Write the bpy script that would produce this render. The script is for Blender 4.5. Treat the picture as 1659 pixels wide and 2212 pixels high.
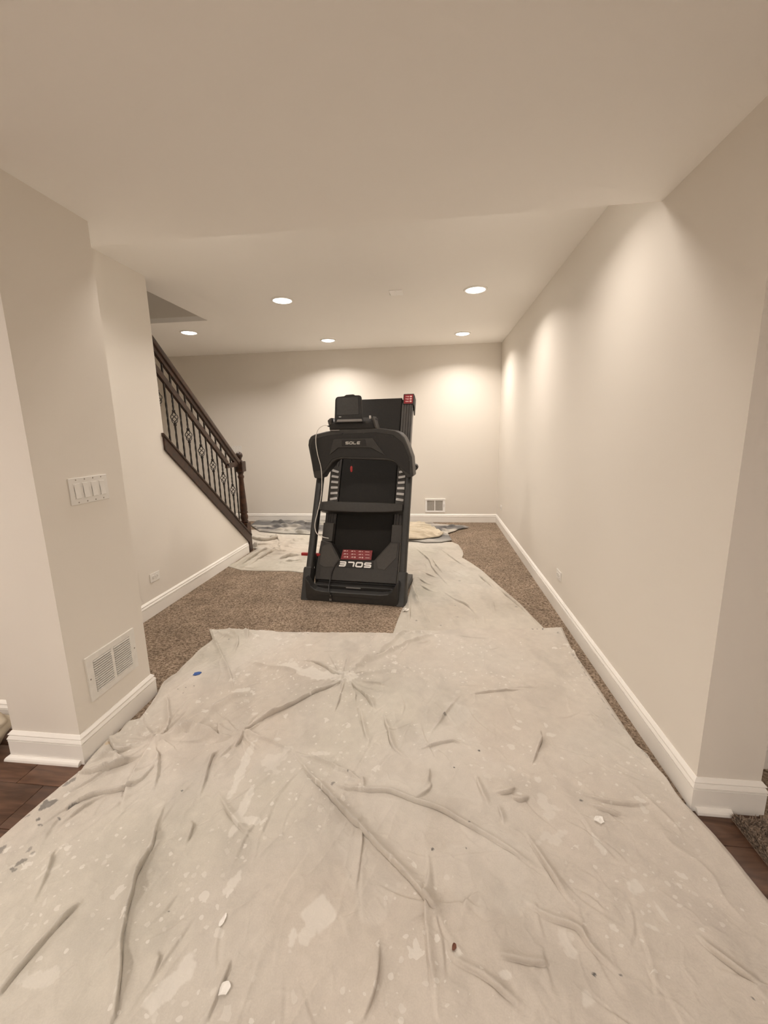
import bpy, bmesh, math, random
import numpy as np
from mathutils import Matrix, Vector

for o in list(bpy.data.objects):
    bpy.data.objects.remove(o)
S = bpy.context.scene
COL = S.collection

# ---------------------------------------------------------------- camera
F_PX = 898.486
rows = [(0.993111, 0.115498, -0.019783), (-0.002552, 0.190104, 0.981761), (0.117152, -0.974946, 0.18909)]
cd = bpy.data.cameras.new('camera')
cd.sensor_fit = 'HORIZONTAL'
cd.sensor_width = 36.0
cd.lens = F_PX / 1659.0 * 36.0
cd.clip_start = 0.02
cam = bpy.data.objects.new('camera', cd)
M = Matrix.Identity(4)
for k in range(3):
    for j in range(3):
        M[j][k] = rows[k][j]
M.translation = (0.0, 0.0, 1.4)
cam.matrix_world = M
COL.objects.link(cam)
S.camera = cam

# ---------------------------------------------------------------- world, view
w = bpy.data.worlds.new('world')
S.world = w
w.use_nodes = True
w.node_tree.nodes['Background'].inputs[0].default_value = (0.75, 0.68, 0.58, 1)
w.node_tree.nodes['Background'].inputs[1].default_value = 0.15
S.view_settings.view_transform = 'Standard'
S.view_settings.look = 'None'
S.view_settings.gamma = 1.0
S.view_settings.use_curve_mapping = False
S.view_settings.exposure = 0.2
S.cycles.diffuse_bounces = 7
S.cycles.glossy_bounces = 2
S.cycles.max_bounces = 8
S.cycles.adaptive_threshold = 0.07
S.cycles.adaptive_min_samples = 14
S.cycles.caustics_reflective = False
S.cycles.caustics_refractive = False

# ---------------------------------------------------------------- far room lamps, and unseen lamps added for their light
WARM = (1.0, 0.902, 0.815)
ZF, ZN = 2.611, 2.3405
LAMP_W = [11.0, 11.0, 13.0, 14.0, 14.0, 6.5, 6.5]
ADDED_W = [28.0, 15.0, 2.0, 22.0, 22.0, 4.0, 22.0, 1.5]
FAR_LAMPS = [(-1.385, 4.0), (0.365, 4.02), (-2.897, 4.974), (-1.39, 5.73), (0.368, 5.71), (-1.385, 2.34), (0.365, 2.34)]
ADDED_LAMPS = [(-1.9, -0.8), (0.1, -0.9), (1.9, -0.8), (-1.9, -2.6), (0.1, -2.6), (1.9, -2.6), (-3.4, 0.5), (2.9, 0.4)]  # unseen lamps behind the viewer, added to light the near room
LAMP_SPREAD = 2.45

def lamp_light(x, y, z, power, spread=LAMP_SPREAD):
    ld = bpy.data.lights.new('ceiling_lamp_light', 'AREA')
    ld.shape = 'DISK'
    ld.size = 0.15
    ld.energy = power
    ld.color = WARM
    ld.spread = spread
    lo = bpy.data.objects.new('ceiling_lamp_light', ld)
    lo.location = (x, y, z - 0.022)
    COL.objects.link(lo)
for (x, y), p_ in zip(FAR_LAMPS, LAMP_W):
    lamp_light(x, y, ZF, p_)
for (x, y), p_ in zip(ADDED_LAMPS, ADDED_W):
    lamp_light(x, y, ZN, p_, 3.14)
lamp_light(-2.87, 3.3, 4.6, 1.9, 3.14)  # extra lamp added up the stairwell to brighten its opening

# ---------------------------------------------------------------- materials
def srgb(r, g, b):
    f = lambda c: (c / 255.0 / 12.92) if c <= 10 else ((c / 255.0 + 0.055) / 1.055) ** 2.4
    return (f(r), f(g), f(b), 1.0)

MATS = {}
def mat(name, col, rough=0.6, col2=None, nscale=30.0, bump=0.0, bscale=200.0, metal=0.0, spec=0.5, detail=3.0, lo=0.35, hi=0.65, bdist=0.002):
    if name in MATS:
        return MATS[name]
    m = bpy.data.materials.new(name)
    m.use_nodes = True
    nt = m.node_tree
    b = nt.nodes['Principled BSDF']
    b.inputs['Base Color'].default_value = col
    b.inputs['Roughness'].default_value = rough
    b.inputs['Metallic'].default_value = metal
    b.inputs['Specular IOR Level'].default_value = spec
    tc = nt.nodes.new('ShaderNodeTexCoord')
    if col2 is None:
        col2 = tuple(min(1, c * 0.94) for c in col[:3]) + (1,)
    n = nt.nodes.new('ShaderNodeTexNoise')
    n.inputs['Scale'].default_value = nscale
    n.inputs['Detail'].default_value = detail
    nt.links.new(tc.outputs['Object'], n.inputs['Vector'])
    r = nt.nodes.new('ShaderNodeValToRGB')
    r.color_ramp.elements[0].position = lo
    r.color_ramp.elements[1].position = hi
    r.color_ramp.elements[0].color = col
    r.color_ramp.elements[1].color = col2
    nt.links.new(n.outputs['Fac'], r.inputs['Fac'])
    nt.links.new(r.outputs['Color'], b.inputs['Base Color'])
    if bump > 0:
        n2 = nt.nodes.new('ShaderNodeTexNoise')
        n2.inputs['Scale'].default_value = bscale
        n2.inputs['Detail'].default_value = 2.0
        nt.links.new(tc.outputs['Object'], n2.inputs['Vector'])
        bp = nt.nodes.new('ShaderNodeBump')
        bp.inputs['Strength'].default_value = bump
        bp.inputs['Distance'].default_value = bdist
        nt.links.new(n2.outputs['Fac'], bp.inputs['Height'])
        nt.links.new(bp.outputs['Normal'], b.inputs['Normal'])
    MATS[name] = m
    return m

def emit(name, col, strength):
    m = bpy.data.materials.new(name)
    m.use_nodes = True
    b = m.node_tree.nodes['Principled BSDF']
    b.inputs['Base Color'].default_value = (0.9, 0.9, 0.9, 1)
    b.inputs['Emission Color'].default_value = col
    b.inputs['Emission Strength'].default_value = strength
    m.cycles.emission_sampling = 'NONE'
    return m

WALL = mat('wall_paint', (0.79, 0.752, 0.692, 1), 0.5, (0.775, 0.737, 0.677, 1), 1.4, detail=0.0)
CEIL = mat('ceiling_paint', (0.935, 0.918, 0.885, 1), 0.85, (0.925, 0.908, 0.875, 1), 1.2, detail=0.0)
TRIM = mat('white_trim_paint', (0.88, 0.86, 0.82, 1), 0.38, (0.87, 0.85, 0.81, 1), 8, detail=0.0)
PLATE = mat('white_plastic', (0.80, 0.785, 0.75, 1), 0.35, (0.79, 0.775, 0.74, 1), 12)
BRIGHT = mat('bright_white_plastic', (0.97, 0.965, 0.95, 1), 0.5, (0.965, 0.96, 0.945, 1), 12)
GRILLE = mat('white_enamel_metal', (0.80, 0.785, 0.745, 1), 0.4)
DARKHOLE = mat('duct_dark', (0.10, 0.085, 0.07, 1), 0.9)
MESHGREY = mat('vent_mesh_grey', (0.56, 0.53, 0.48, 1), 0.7)
SCREW = mat('screw_steel', (0.35, 0.32, 0.28, 1), 0.4, metal=0.7)
DWOOD = mat('dark_stained_wood', (0.030, 0.016, 0.010, 1), 0.38, (0.058, 0.026, 0.014, 1), 26, 0.15, 60)
NEWELWOOD = mat('newel_stained_wood', (0.038, 0.018, 0.010, 1), 0.33, (0.085, 0.036, 0.018, 1), 20, 0.1, 60)
IRON = mat('black_iron', (0.020, 0.015, 0.012, 1), 0.45, (0.03, 0.022, 0.017, 1), 40)
BLACKP = mat('black_plastic', (0.017, 0.0155, 0.014, 1), 0.5, (0.021, 0.019, 0.017, 1), 60, spec=0.35)
CHAR = mat('charcoal_plastic', (0.032, 0.029, 0.026, 1), 0.45, (0.037, 0.034, 0.030, 1), 50, spec=0.4)
CHARL = mat('lighter_charcoal_plastic', (0.050, 0.045, 0.040, 1), 0.45, (0.057, 0.051, 0.045, 1), 50, spec=0.4)
FRAMEM = mat('dark_powder_coated_steel', (0.024, 0.0235, 0.022, 1), 0.45, (0.029, 0.028, 0.026, 1), 40)
BELT = mat('black_running_belt', (0.0125, 0.0108, 0.009, 1), 0.7, (0.016, 0.014, 0.0115, 1), 90, spec=0.25)
RAILG = mat('grooved_rail_plastic', (0.055, 0.050, 0.047, 1), 0.38, (0.065, 0.06, 0.056, 1), 40)
SILVER = mat('silver_grip_pad', (0.52, 0.50, 0.48, 1), 0.35, (0.58, 0.56, 0.53, 1), 120)
GREYP = mat('grey_plastic', (0.20, 0.185, 0.175, 1), 0.4)
RED = mat('red_label', (0.20, 0.012, 0.018, 1), 0.35, (0.23, 0.016, 0.022, 1), 30)
REDP = mat('red_plastic', (0.40, 0.03, 0.03, 1), 0.35)
PRINT = mat('label_print', (0.72, 0.50, 0.47, 1), 0.5)
WHITEP = mat('white_print', (0.90, 0.89, 0.87, 1), 0.3)
GREYPRINT = mat('silver_print', (0.55, 0.53, 0.49, 1), 0.35)
CABLEW = mat('white_cable', (0.75, 0.72, 0.67, 1), 0.4)
CABLEB = mat('black_cable', (0.018, 0.016, 0.015, 1), 0.4)
CHIPW = mat('dried_white_paint', (0.84, 0.82, 0.78, 1), 0.5)
CHIPB = mat('dried_brown_paint', (0.16, 0.06, 0.035, 1), 0.6)
TAPEB = mat('blue_masking_tape', (0.035, 0.10, 0.33, 1), 0.6)
LENS = emit('lamp_lens', (1.0, 0.95, 0.86, 1), 9.0)

def carpet_mat(name, c1, c2, c3, scale):
    m = bpy.data.materials.new(name)
    m.use_nodes = True
    nt = m.node_tree
    b = nt.nodes['Principled BSDF']
    b.inputs['Roughness'].default_value = 0.95
    b.inputs['Specular IOR Level'].default_value = 0.1
    tc = nt.nodes.new('ShaderNodeTexCoord')
    a = nt.nodes.new('ShaderNodeTexNoise'); a.inputs['Scale'].default_value = scale; a.inputs['Detail'].default_value = 2; a.inputs['Roughness'].default_value = 0.65
    a.inputs['Distortion'].default_value = 0.6
    c = nt.nodes.new('ShaderNodeTexNoise'); c.inputs['Scale'].default_value = scale * 0.06; c.inputs['Detail'].default_value = 1
    for q in (a, c):
        nt.links.new(tc.outputs['Object'], q.inputs['Vector'])
    r = nt.nodes.new('ShaderNodeValToRGB')
    e = r.color_ramp.elements
    e[0].position = 0.36; e[0].color = c1
    e[1].position = 0.66; e[1].color = c3
    x = e.new(0.49); x.color = c2
    nt.links.new(a.outputs['Fac'], r.inputs['Fac'])
    mx = nt.nodes.new('ShaderNodeMix'); mx.data_type = 'RGBA'; mx.blend_type = 'MULTIPLY'
    mx.inputs['Factor'].default_value = 0.45
    r2 = nt.nodes.new('ShaderNodeValToRGB')
    r2.color_ramp.elements[0].position = 0.35; r2.color_ramp.elements[0].color = (0.62, 0.62, 0.62, 1)
    r2.color_ramp.elements[1].position = 0.65; r2.color_ramp.elements[1].color = (1, 1, 1, 1)
    nt.links.new(c.outputs['Fac'], r2.inputs['Fac'])
    nt.links.new(r.outputs['Color'], mx.inputs['A'])
    nt.links.new(r2.outputs['Color'], mx.inputs['B'])
    nt.links.new(mx.outputs['Result'], b.inputs['Base Color'])
    bp = nt.nodes.new('ShaderNodeBump'); bp.inputs['Strength'].default_value = 0.9; bp.inputs['Distance'].default_value = 0.006
    nt.links.new(a.outputs['Fac'], bp.inputs['Height'])
    nt.links.new(bp.outputs['Normal'], b.inputs['Normal'])
    return m
CARPET = carpet_mat('brown_frieze_carpet', (0.130, 0.094, 0.065, 1), (0.262, 0.200, 0.147, 1), (0.42, 0.335, 0.258, 1), 80)
RUGM = mat('taupe_shag', (0.20, 0.155, 0.12, 1), 0.95, (0.33, 0.26, 0.205, 1), 140, spec=0.1)

def wood_mat():
    m = bpy.data.materials.new('brown_wood_plank')
    m.use_nodes = True
    nt = m.node_tree
    b = nt.nodes['Principled BSDF']
    b.inputs['Roughness'].default_value = 0.42
    tc = nt.nodes.new('ShaderNodeTexCoord')
    oi = nt.nodes.new('ShaderNodeObjectInfo')
    mp = nt.nodes.new('ShaderNodeMapping')
    mp.inputs['Scale'].default_value = (1.6, 11, 1)
    ad = nt.nodes.new('ShaderNodeVectorMath'); ad.operation = 'ADD'
    cm = nt.nodes.new('ShaderNodeCombineXYZ')
    ml = nt.nodes.new('ShaderNodeMath'); ml.operation = 'MULTIPLY'; ml.inputs[1].default_value = 37.0
    nt.links.new(oi.outputs['Random'], ml.inputs[0])
    nt.links.new(ml.outputs[0], cm.inputs[0]); nt.links.new(ml.outputs[0], cm.inputs[1])
    nt.links.new(tc.outputs['Object'], ad.inputs[0]); nt.links.new(cm.outputs[0], ad.inputs[1])
    nt.links.new(ad.outputs[0], mp.inputs['Vector'])
    n = nt.nodes.new('ShaderNodeTexNoise'); n.inputs['Scale'].default_value = 2.6; n.inputs['Detail'].default_value = 6; n.inputs['Distortion'].default_value = 1.2
    nt.links.new(mp.outputs['Vector'], n.inputs['Vector'])
    r = nt.nodes.new('ShaderNodeValToRGB')
    r.color_ramp.elements[0].position = 0.3; r.color_ramp.elements[0].color = (0.060, 0.028, 0.016, 1)
    r.color_ramp.elements[1].position = 0.72; r.color_ramp.elements[1].color = (0.165, 0.085, 0.050, 1)
    nt.links.new(n.outputs['Fac'], r.inputs['Fac'])
    hv = nt.nodes.new('ShaderNodeHueSaturation')
    mr = nt.nodes.new('ShaderNodeMapRange'); mr.inputs['To Min'].default_value = 0.75; mr.inputs['To Max'].default_value = 1.25
    nt.links.new(oi.outputs['Random'], mr.inputs['Value'])
    nt.links.new(mr.outputs['Result'], hv.inputs['Value'])
    nt.links.new(r.outputs['Color'], hv.inputs['Color'])
    nt.links.new(hv.outputs['Color'], b.inputs['Base Color'])
    bp = nt.nodes.new('ShaderNodeBump'); bp.inputs['Strength'].default_value = 0.25; bp.inputs['Distance'].default_value = 0.001
    nt.links.new(n.outputs['Fac'], bp.inputs['Height']); nt.links.new(bp.outputs['Normal'], b.inputs['Normal'])
    return m
PLANK = wood_mat()

# ---------------------------------------------------------------- mesh builder
class MB:
    def __init__(self):
        self.v = []; self.f = []; self.s = []
    def add(self, vs, fs, smooth=False):
        o = len(self.v)
        self.v += [tuple(p) for p in vs]
        self.f += [tuple(i + o for i in f) for f in fs]
        self.s += [smooth] * len(fs)
        return self
    def box(self, x0, x1, y0, y1, z0, z1):
        vs = [(x0, y0, z0), (x1, y0, z0), (x1, y1, z0), (x0, y1, z0), (x0, y0, z1), (x1, y0, z1), (x1, y1, z1), (x0, y1, z1)]
        return self.add(vs, [(0, 3, 2, 1), (4, 5, 6, 7), (0, 1, 5, 4), (1, 2, 6, 5), (2, 3, 7, 6), (3, 0, 4, 7)])
    def hexa(self, vs):
        return self.add(vs, [(0, 3, 2, 1), (4, 5, 6, 7), (0, 1, 5, 4), (1, 2, 6, 5), (2, 3, 7, 6), (3, 0, 4, 7)])
    def prism(self, poly, fn, a, b):
        """poly of (p,q); fn(p,q,w) -> xyz; extruded from w=a to w=b"""
        n = len(poly)
        vs = [fn(p, q, a) for p, q in poly] + [fn(p, q, b) for p, q in poly]
        fs = [tuple(range(n - 1, -1, -1)), tuple(range(n, 2 * n))]
        fs += [(i, (i + 1) % n, n + (i + 1) % n, n + i) for i in range(n)]
        return self.add(vs, fs)
    def tube(self, pts, r, n=8, caps=True, rads=None, twist=None, phase=0.0):
        P = [Vector(p) for p in pts]
        m = len(P)
        T = []
        for i in range(m):
            t = (P[min(i + 1, m - 1)] - P[max(i - 1, 0)])
            T.append(t.normalized() if t.length > 1e-9 else Vector((0, 0, 1)))
        ref = Vector((0, 0, 1)) if abs(T[0].z) < 0.9 else Vector((1, 0, 0))
        N = (ref - T[0] * ref.dot(T[0])).normalized()
        vs = []
        for i in range(m):
            N = (N - T[i] * N.dot(T[i])).normalized()
            B = T[i].cross(N)
            rr = rads[i] if rads else r
            tw = (twist[i] if twist else 0.0) + phase
            for k in range(n):
                a = 2 * math.pi * k / n + tw
                vs.append(P[i] + (N * math.cos(a) + B * math.sin(a)) * rr)
        fs = []
        for i in range(m - 1):
            for k in range(n):
                fs.append((i * n + k, i * n + (k + 1) % n, (i + 1) * n + (k + 1) % n, (i + 1) * n + k))
        self.add(vs, fs, n > 4)
        if caps:
            self.add([vs[k] for k in range(n)], [tuple(range(n - 1, -1, -1))])
            self.add([vs[(m - 1) * n + k] for k in range(n)], [tuple(range(n))])
        return self
    def lathe(self, prof, n=20, c=(0, 0, 0)):
        vs = []
        for r, z in prof:
            for k in range(n):
                a = 2 * math.pi * k / n
                vs.append((c[0] + r * math.cos(a), c[1] + r * math.sin(a), c[2] + z))
        fs = []
        for i in range(len(prof) - 1):
            for k in range(n):
                fs.append((i * n + k, i * n + (k + 1) % n, (i + 1) * n + (k + 1) % n, (i + 1) * n + k))
        self.add(vs, fs, True)
        self.add([vs[k] for k in range(n)], [tuple(range(n - 1, -1, -1))])
        self.add([vs[(len(prof) - 1) * n + k] for k in range(n)], [tuple(range(n))])
        return self
    def mesh(self, name, bevel=0.0, seg=2):
        me = bpy.data.meshes.new(name)
        me.from_pydata(self.v, [], self.f)
        me.polygons.foreach_set('use_smooth', self.s)
        bm = bmesh.new(); bm.from_mesh(me)
        bmesh.ops.remove_doubles(bm, verts=bm.verts, dist=1e-6)
        bmesh.ops.recalc_face_normals(bm, faces=bm.faces)
        if bevel > 0:
            ed = [e for e in bm.edges if len(e.link_faces) == 2 and e.calc_face_angle(0) > 0.35]
            bmesh.ops.bevel(bm, geom=ed, offset=bevel, segments=seg, profile=0.5, affect='EDGES', clamp_overlap=True)
            for f in bm.faces:
                f.smooth = True
        bm.to_mesh(me); bm.free()
        if bevel > 0:
            try:
                me.set_sharp_from_angle(angle=math.radians(50))
            except Exception:
                pass
        return me
    def build(self, name, m, parent=None, bevel=0.0, seg=2):
        me = self.mesh(name, bevel, seg)
        me.materials.append(m)
        o = bpy.data.objects.new(name, me)
        COL.objects.link(o)
        if parent is not None:
            o.parent = parent
        if bevel > 0:
            wn = o.modifiers.new('weighted_normal', 'WEIGHTED_NORMAL'); wn.keep_sharp = True
        return o

def tag(o, label=None, cat=None, group=None, kind=None):
    if label: o['label'] = label
    if cat: o['category'] = cat
    if group: o['group'] = group
    if kind: o['kind'] = kind
    return o
def empty(name, loc=(0, 0, 0), rz=0.0):
    o = bpy.data.objects.new(name, None)
    o.empty_display_size = 0.1
    o.location = loc
    o.rotation_euler = (0, 0, rz)
    COL.objects.link(o)
    return o
def struct(name, mb, m, label, bevel=0.0, parent=None):
    o = mb.build(name, m, parent, bevel)
    if parent is None:
        tag(o, label, None, None, 'structure')
    return o

# ---------------------------------------------------------------- the room
XR, YF, YS, YR = 0.9644, 6.3795, 2.114, 1.4378
XL, XPL, XPLL, YPL, YPB, YE = -2.2075, -1.522, -1.8508, 1.4249, 1.8874, 3.254
XRP = 1.180
XSW = -3.32       # far wall of the stair
XFL = -4.35       # far left wall of the carpeted room
CZ = 0.006        # top of the carpet

# floors
fl = MB().box(XPL, XR, 1.45, YPB, -0.02, CZ).box(XFL, XR, YPB, YF, -0.02, CZ).box(XRP + 0.0, 3.6, 1.3, 1.66, -0.02, CZ)
struct('floor', fl, CARPET, 'brown frieze carpet of the far room')
wf = empty('floor_wood', (0, 0, 0)); tag(wf, 'dark brown wood plank floor of the near room', None, None, 'structure')
sub = MB().box(-4.6, 3.6, -4.0, 1.675, -0.03, -0.012).build('subfloor', PLANK, wf)
random.seed(4)
PW, PLN = 0.19, 1.22
pmesh = MB().box(0, PLN - 0.0022, 0, PW - 0.0022, -0.012, 0.0).mesh('plank', 0.0012, 1)
pmesh.materials.append(PLANK)
row = 0
yy = 1.485
while yy > -1.0:
    off = -1.715 if abs(yy - 1.295) < 0.01 else random.uniform(-1.7, -0.6)
    x = off
    while x > -3.3:
        x -= PLN
    while x < 2.4:
        if x + PLN > -3.4:
            o = bpy.data.objects.new('plank', pmesh)
            o.location = (x, yy, 0)
            o.parent = wf
            COL.objects.link(o)
        x += PLN
    yy -= PW

# walls
struct('wall_back', MB().box(XFL - 0.1, XRP, YF, YF + 0.12, -0.02, ZF + 0.05), WALL, 'pale beige painted back wall')
struct('wall_right', MB().box(XR, XRP, YR, YF, -0.02, ZF), WALL, 'pale beige painted right wall with square end')
struct('wall_far_left', MB().box(XFL - 0.1, XFL, 1.9, YF, -0.02, ZF + 0.05), WALL, 'painted side wall past the stair')
struct('wall_left_pillar', MB().box(XPLL, XPL, YPL, YPB, -0.02, ZN), WALL, 'square painted pillar with light switches and vent')
struct('wall_near_left', MB().box(-4.6, XPLL, 1.615, YPB, -0.02, ZN), WALL, 'painted wall left of the pillar')
SL = -0.825
def cap_z(y): return 1.403 + SL * (y - 3.231)
WT = 0.055
lw = MB().box(XL - WT, XL, YPB, YE, -0.02, ZF)
kw = [(YE - 0.3, -0.02), (4.62, -0.02), (4.62, cap_z(4.62) - 0.02), (YE - 0.3, cap_z(YE - 0.3) - 0.02)]
lw.prism(kw, lambda a, b, c: (c, a, b), XL - 0.17, XL - 0.0005)
struct('wall_left', lw, WALL, 'painted wall beside the stair with sloped half wall')
struct('wall_stair', MB().box(XSW - 0.1, XSW, 1.9, 4.5, -0.02, 4.6), WALL, 'far wall of the stair')
struct('wall_near_right', MB().box(XRP, 3.6, 1.665, 1.80, -0.02, ZN), WALL, 'painted wall past the right pillar')
struct('wall_near_back', MB().box(-4.6, 3.6, -4.1, -4.0, -0.02, ZN), WALL, 'wall behind the viewer')
struct('wall_near_side', MB().box(3.6, 3.7, -4.1, 1.8, -0.02, ZN).box(-4.7, -4.6, -4.1, YPB, -0.02, ZN), WALL, 'outer walls of the near room')

# ceilings: the lowered soffit of the near room and the higher far ceiling with the stair opening
OX0, OX1, OY0, OY1 = XSW, -2.41, 2.25, 4.525
struct('ceiling_near', MB().box(-4.7, 3.7, -4.1, YS, ZN, ZF + 0.05), CEIL, 'lowered white ceiling of the near room')
fc = MB().box(XFL, OX0, YS, YF, ZF, ZF + 0.05).box(OX1, XRP, YS, YF, ZF, ZF + 0.05)
fc.box(OX0, OX1, OY1, YF, ZF, ZF + 0.05).box(OX0, OX1, YS, OY0, ZF, ZF + 0.05)
struct('ceiling', fc, CEIL, 'white ceiling of the far room with stair opening')
sh = MB().box(OX1, OX1 + 0.1, OY0 - 0.1, OY1 + 0.1, ZF + 0.05, 4.6).box(OX0, OX1, OY1, OY1 + 0.1, ZF + 0.05, 4.6)
sh.box(OX0, OX1, OY0 - 0.1, OY0, ZF + 0.05, 4.6).box(OX0 - 0.1, OX1 + 0.1, OY0 - 0.1, OY1 + 0.1, 4.6, 4.7)
struct('wall_stairwell', sh, WALL, 'walls of the stairwell above the ceiling opening')

# baseboards
BP = [(0.0, 0.134), (0.003, 0.1335), (0.0135, 0.1210), (0.0135, 0.1185), (0.0085, 0.1178), (0.0085, 0.1145), (0.0120, 0.1120), (0.0175, 0.1010), (0.0175, 0.0980),
      (0.0115, 0.0972), (0.0115, 0.0938), (0.0165, 0.0930), (0.0170, 0.0905), (0.0155, 0.0885), (0.0155, 0.0), (0.0, 0.0)]
def sweep(mb, path, prof, side=1):
    """profile (offset, z) swept along a floor polyline with mitred corners; side=+1 offsets to the left of travel"""
    P = [Vector((a, b)) for a, b in path]
    m = len(P)
    rings = []
    for i in range(m):
        d0 = (P[i] - P[i - 1]).normalized() if i > 0 else None
        d1 = (P[i + 1] - P[i]).normalized() if i < m - 1 else None
        if d0 is None: d0 = d1
        if d1 is None: d1 = d0
        n0 = Vector((-d0.y, d0.x)) * side; n1 = Vector((-d1.y, d1.x)) * side
        nn = (n0 + n1)
        nn = nn / max(nn.dot(n0), 1e-6)
        rings.append([(P[i].x + nn.x * a, P[i].y + nn.y * a, z) for a, z in prof])
    k = len(prof)
    vs = [v for r in rings for v in r]
    fs = []
    for i in range(m - 1):
        for j in range(k):
            fs.append((i * k + j, i * k + (j + 1) % k, (i + 1) * k + (j + 1) % k, (i + 1) * k + j))
    fs.append(tuple(range(k - 1, -1, -1))); fs.append(tuple((m - 1) * k + j for j in range(k)))
    mb.add(vs, fs)
    return mb
struct('baseboard_right', sweep(MB(), [(XRP, 1.665), (XRP, YR), (XR, YR), (XR, YF), ], BP, -1 if False else 1), TRIM, 'white moulded baseboard along the right wall')
struct('baseboard_back', sweep(MB(), [(XR - 0.012, YF), (XFL, YF)], BP, 1), TRIM, 'white moulded baseboard along the back wall')
struct('baseboard_left', sweep(MB(), [(XL, 4.60), (XL, YPB)], BP, 1), TRIM, 'white moulded baseboard under the stair rail')
struct('baseboard_pillar', sweep(MB(), [(XL, YPB), (XPL, YPB), (XPL, YPL), (XPLL, YPL), (XPLL, 1.615)], BP, -1 if False else 1), TRIM, 'white moulded baseboard around the left pillar')
struct('baseboard_near_left', sweep(MB(), [(XPLL - 0.012, 1.615), (-4.6, 1.615)], BP, 1), TRIM, 'white moulded baseboard left of the pillar')
struct('baseboard_near_right', sweep(MB(), [(3.6, 1.665), (XRP + 0.012, 1.665)], BP, 1), TRIM, 'white moulded baseboard past the right pillar')
SHOE = [(0.0155, 0.020), (0.021, 0.0195), (0.0275, 0.016), (0.032, 0.010), (0.0335, 0.003), (0.0335, 0.0), (0.0155, 0.0)]
struct('trim_1', sweep(MB(), [(XPL, YPL), (XPLL, YPL), (XPLL, 1.615), (-4.6, 1.615)], SHOE, 1), TRIM, 'white shoe moulding at the left pillar')
struct('trim_2', sweep(MB(), [(1.085, YR), (XR, YR)], SHOE, 1), TRIM, 'white shoe moulding at the right pillar')

# ---------------------------------------------------------------- ceiling lamps
def ceiling_lamp(x, y, z, label):
    t = empty('recessed_ceiling_lamp', (x, y, z))
    MB().lathe([(0.084, 0.0), (0.104, 0.0), (0.104, -0.004), (0.098, -0.008), (0.087, -0.009), (0.083, -0.005), (0.083, 0.0)], 32).build('trim_ring', TRIM, t)
    MB().lathe([(0.0005, -0.019), (0.030, -0.018), (0.058, -0.0145), (0.076, -0.009), (0.0835, -0.004), (0.0835, -0.0015), (0.0005, -0.0012)], 32).build('lens', LENS, t)
    return tag(t, label, 'ceiling lamp', 'recessed ceiling lamps')
LL = ['recessed ceiling lamp above the treadmill, front row, left of the two', 'recessed ceiling lamp nearest the right wall, front row',
      'recessed ceiling lamp over the stair foot, leftmost', 'recessed ceiling lamp near the back wall, behind the treadmill, middle of the rear row',
      'recessed ceiling lamp near the back wall right corner, rear row', 'recessed ceiling lamp hidden behind the soffit on the left', 'recessed ceiling lamp hidden behind the soffit on the right']
for (x, y), l in zip(FAR_LAMPS, LL):
    ceiling_lamp(x, y, ZF, l)
for i, (x, y) in enumerate(ADDED_LAMPS):
    o = ceiling_lamp(x, y, ZN, 'added unseen ceiling lamp behind the viewer, lighting the near room')
    o['group'] = 'added near room lamps'

ceiling_lamp(-2.87, 3.3, 4.6, 'added unseen lamp up in the stairwell, brightening the ceiling opening')
# small white plate on the ceiling
t = empty('ceiling_cover_plate', (-0.33, 3.975, ZF))
MB().box(-0.058, 0.058, -0.068, 0.068, -0.006, 0).build('plate', BRIGHT, t, 0.002)
for s in (-1, 1):
    MB().lathe([(0.004, -0.0072), (0.004, -0.0055)], 10, (0.0, 0.05 * s, 0)).build('screw', PLATE, t)
tag(t, 'small white rectangular cover plate on the ceiling', 'cover plate')

# ---------------------------------------------------------------- wall plates, outlets, vents
# local frame of wall items: x along wall, y out of the wall (negative = out), z up
def wall_item(name, loc, rz):
    return empty(name, loc, rz)

def outlet(loc, rz, label, group=None):
    t = wall_item('wall_outlet', loc, rz)
    MB().box(-0.057, 0.057, -0.0055, 0, -0.035, 0.035).build('plate', PLATE, t, 0.0018)
    for s in (-1, 1):
        f = MB().prism([(s * 0.0195 + 0.0145 * max(-0.72, min(0.72, math.cos(a))), 0.0165 * math.sin(a)) for a in [k * math.pi / 10 for k in range(20)]], lambda p, q, w: (p, w, q), -0.0085, -0.004).build('receptacle', PLATE, t, 0.0006, 1)
        for q in (-1, 1):
            MB().box(s * 0.0195 - 0.0045, s * 0.0195 + 0.0045, -0.0088, -0.0083, q * 0.0062 - 0.0012, q * 0.0062 + 0.0012).build('slot', DARKHOLE, f)
        MB().lathe([(0.0026, 0), (0.0026, 0.0005)], 10, (0, 0, 0)).build('ground_hole', DARKHOLE, f).matrix_local = Matrix.Translation((s * 0.0195 + s * 0.0088, -0.0088, 0)) @ Matrix.Rotation(math.pi / 2, 4, 'X') @ Matrix.Translation((0, 0, -0.0004))
    MB().lathe([(0.003, 0), (0.003, 0.0012)], 10).build('screw', SCREW, t).matrix_local = Matrix.Translation((0, -0.0052, 0)) @ Matrix.Rotation(math.pi / 2, 4, 'X')
    return tag(t, label, 'outlet', group)
RZ_L = math.pi / 2    # faces +X : local -y -> +X
RZ_R = -math.pi / 2   # faces -X
outlet((XL, 2.928, 0.302), RZ_L, 'white horizontal outlet on the wall under the stair rail', 'wall outlets')
outlet((XR, 3.182, 0.293), RZ_R, 'white horizontal outlet on the right wall, the nearer one', 'wall outlets')
outlet((XR, 5.98, 0.305), RZ_R, 'white outlet on the right wall near the back corner', 'wall outlets')

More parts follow.
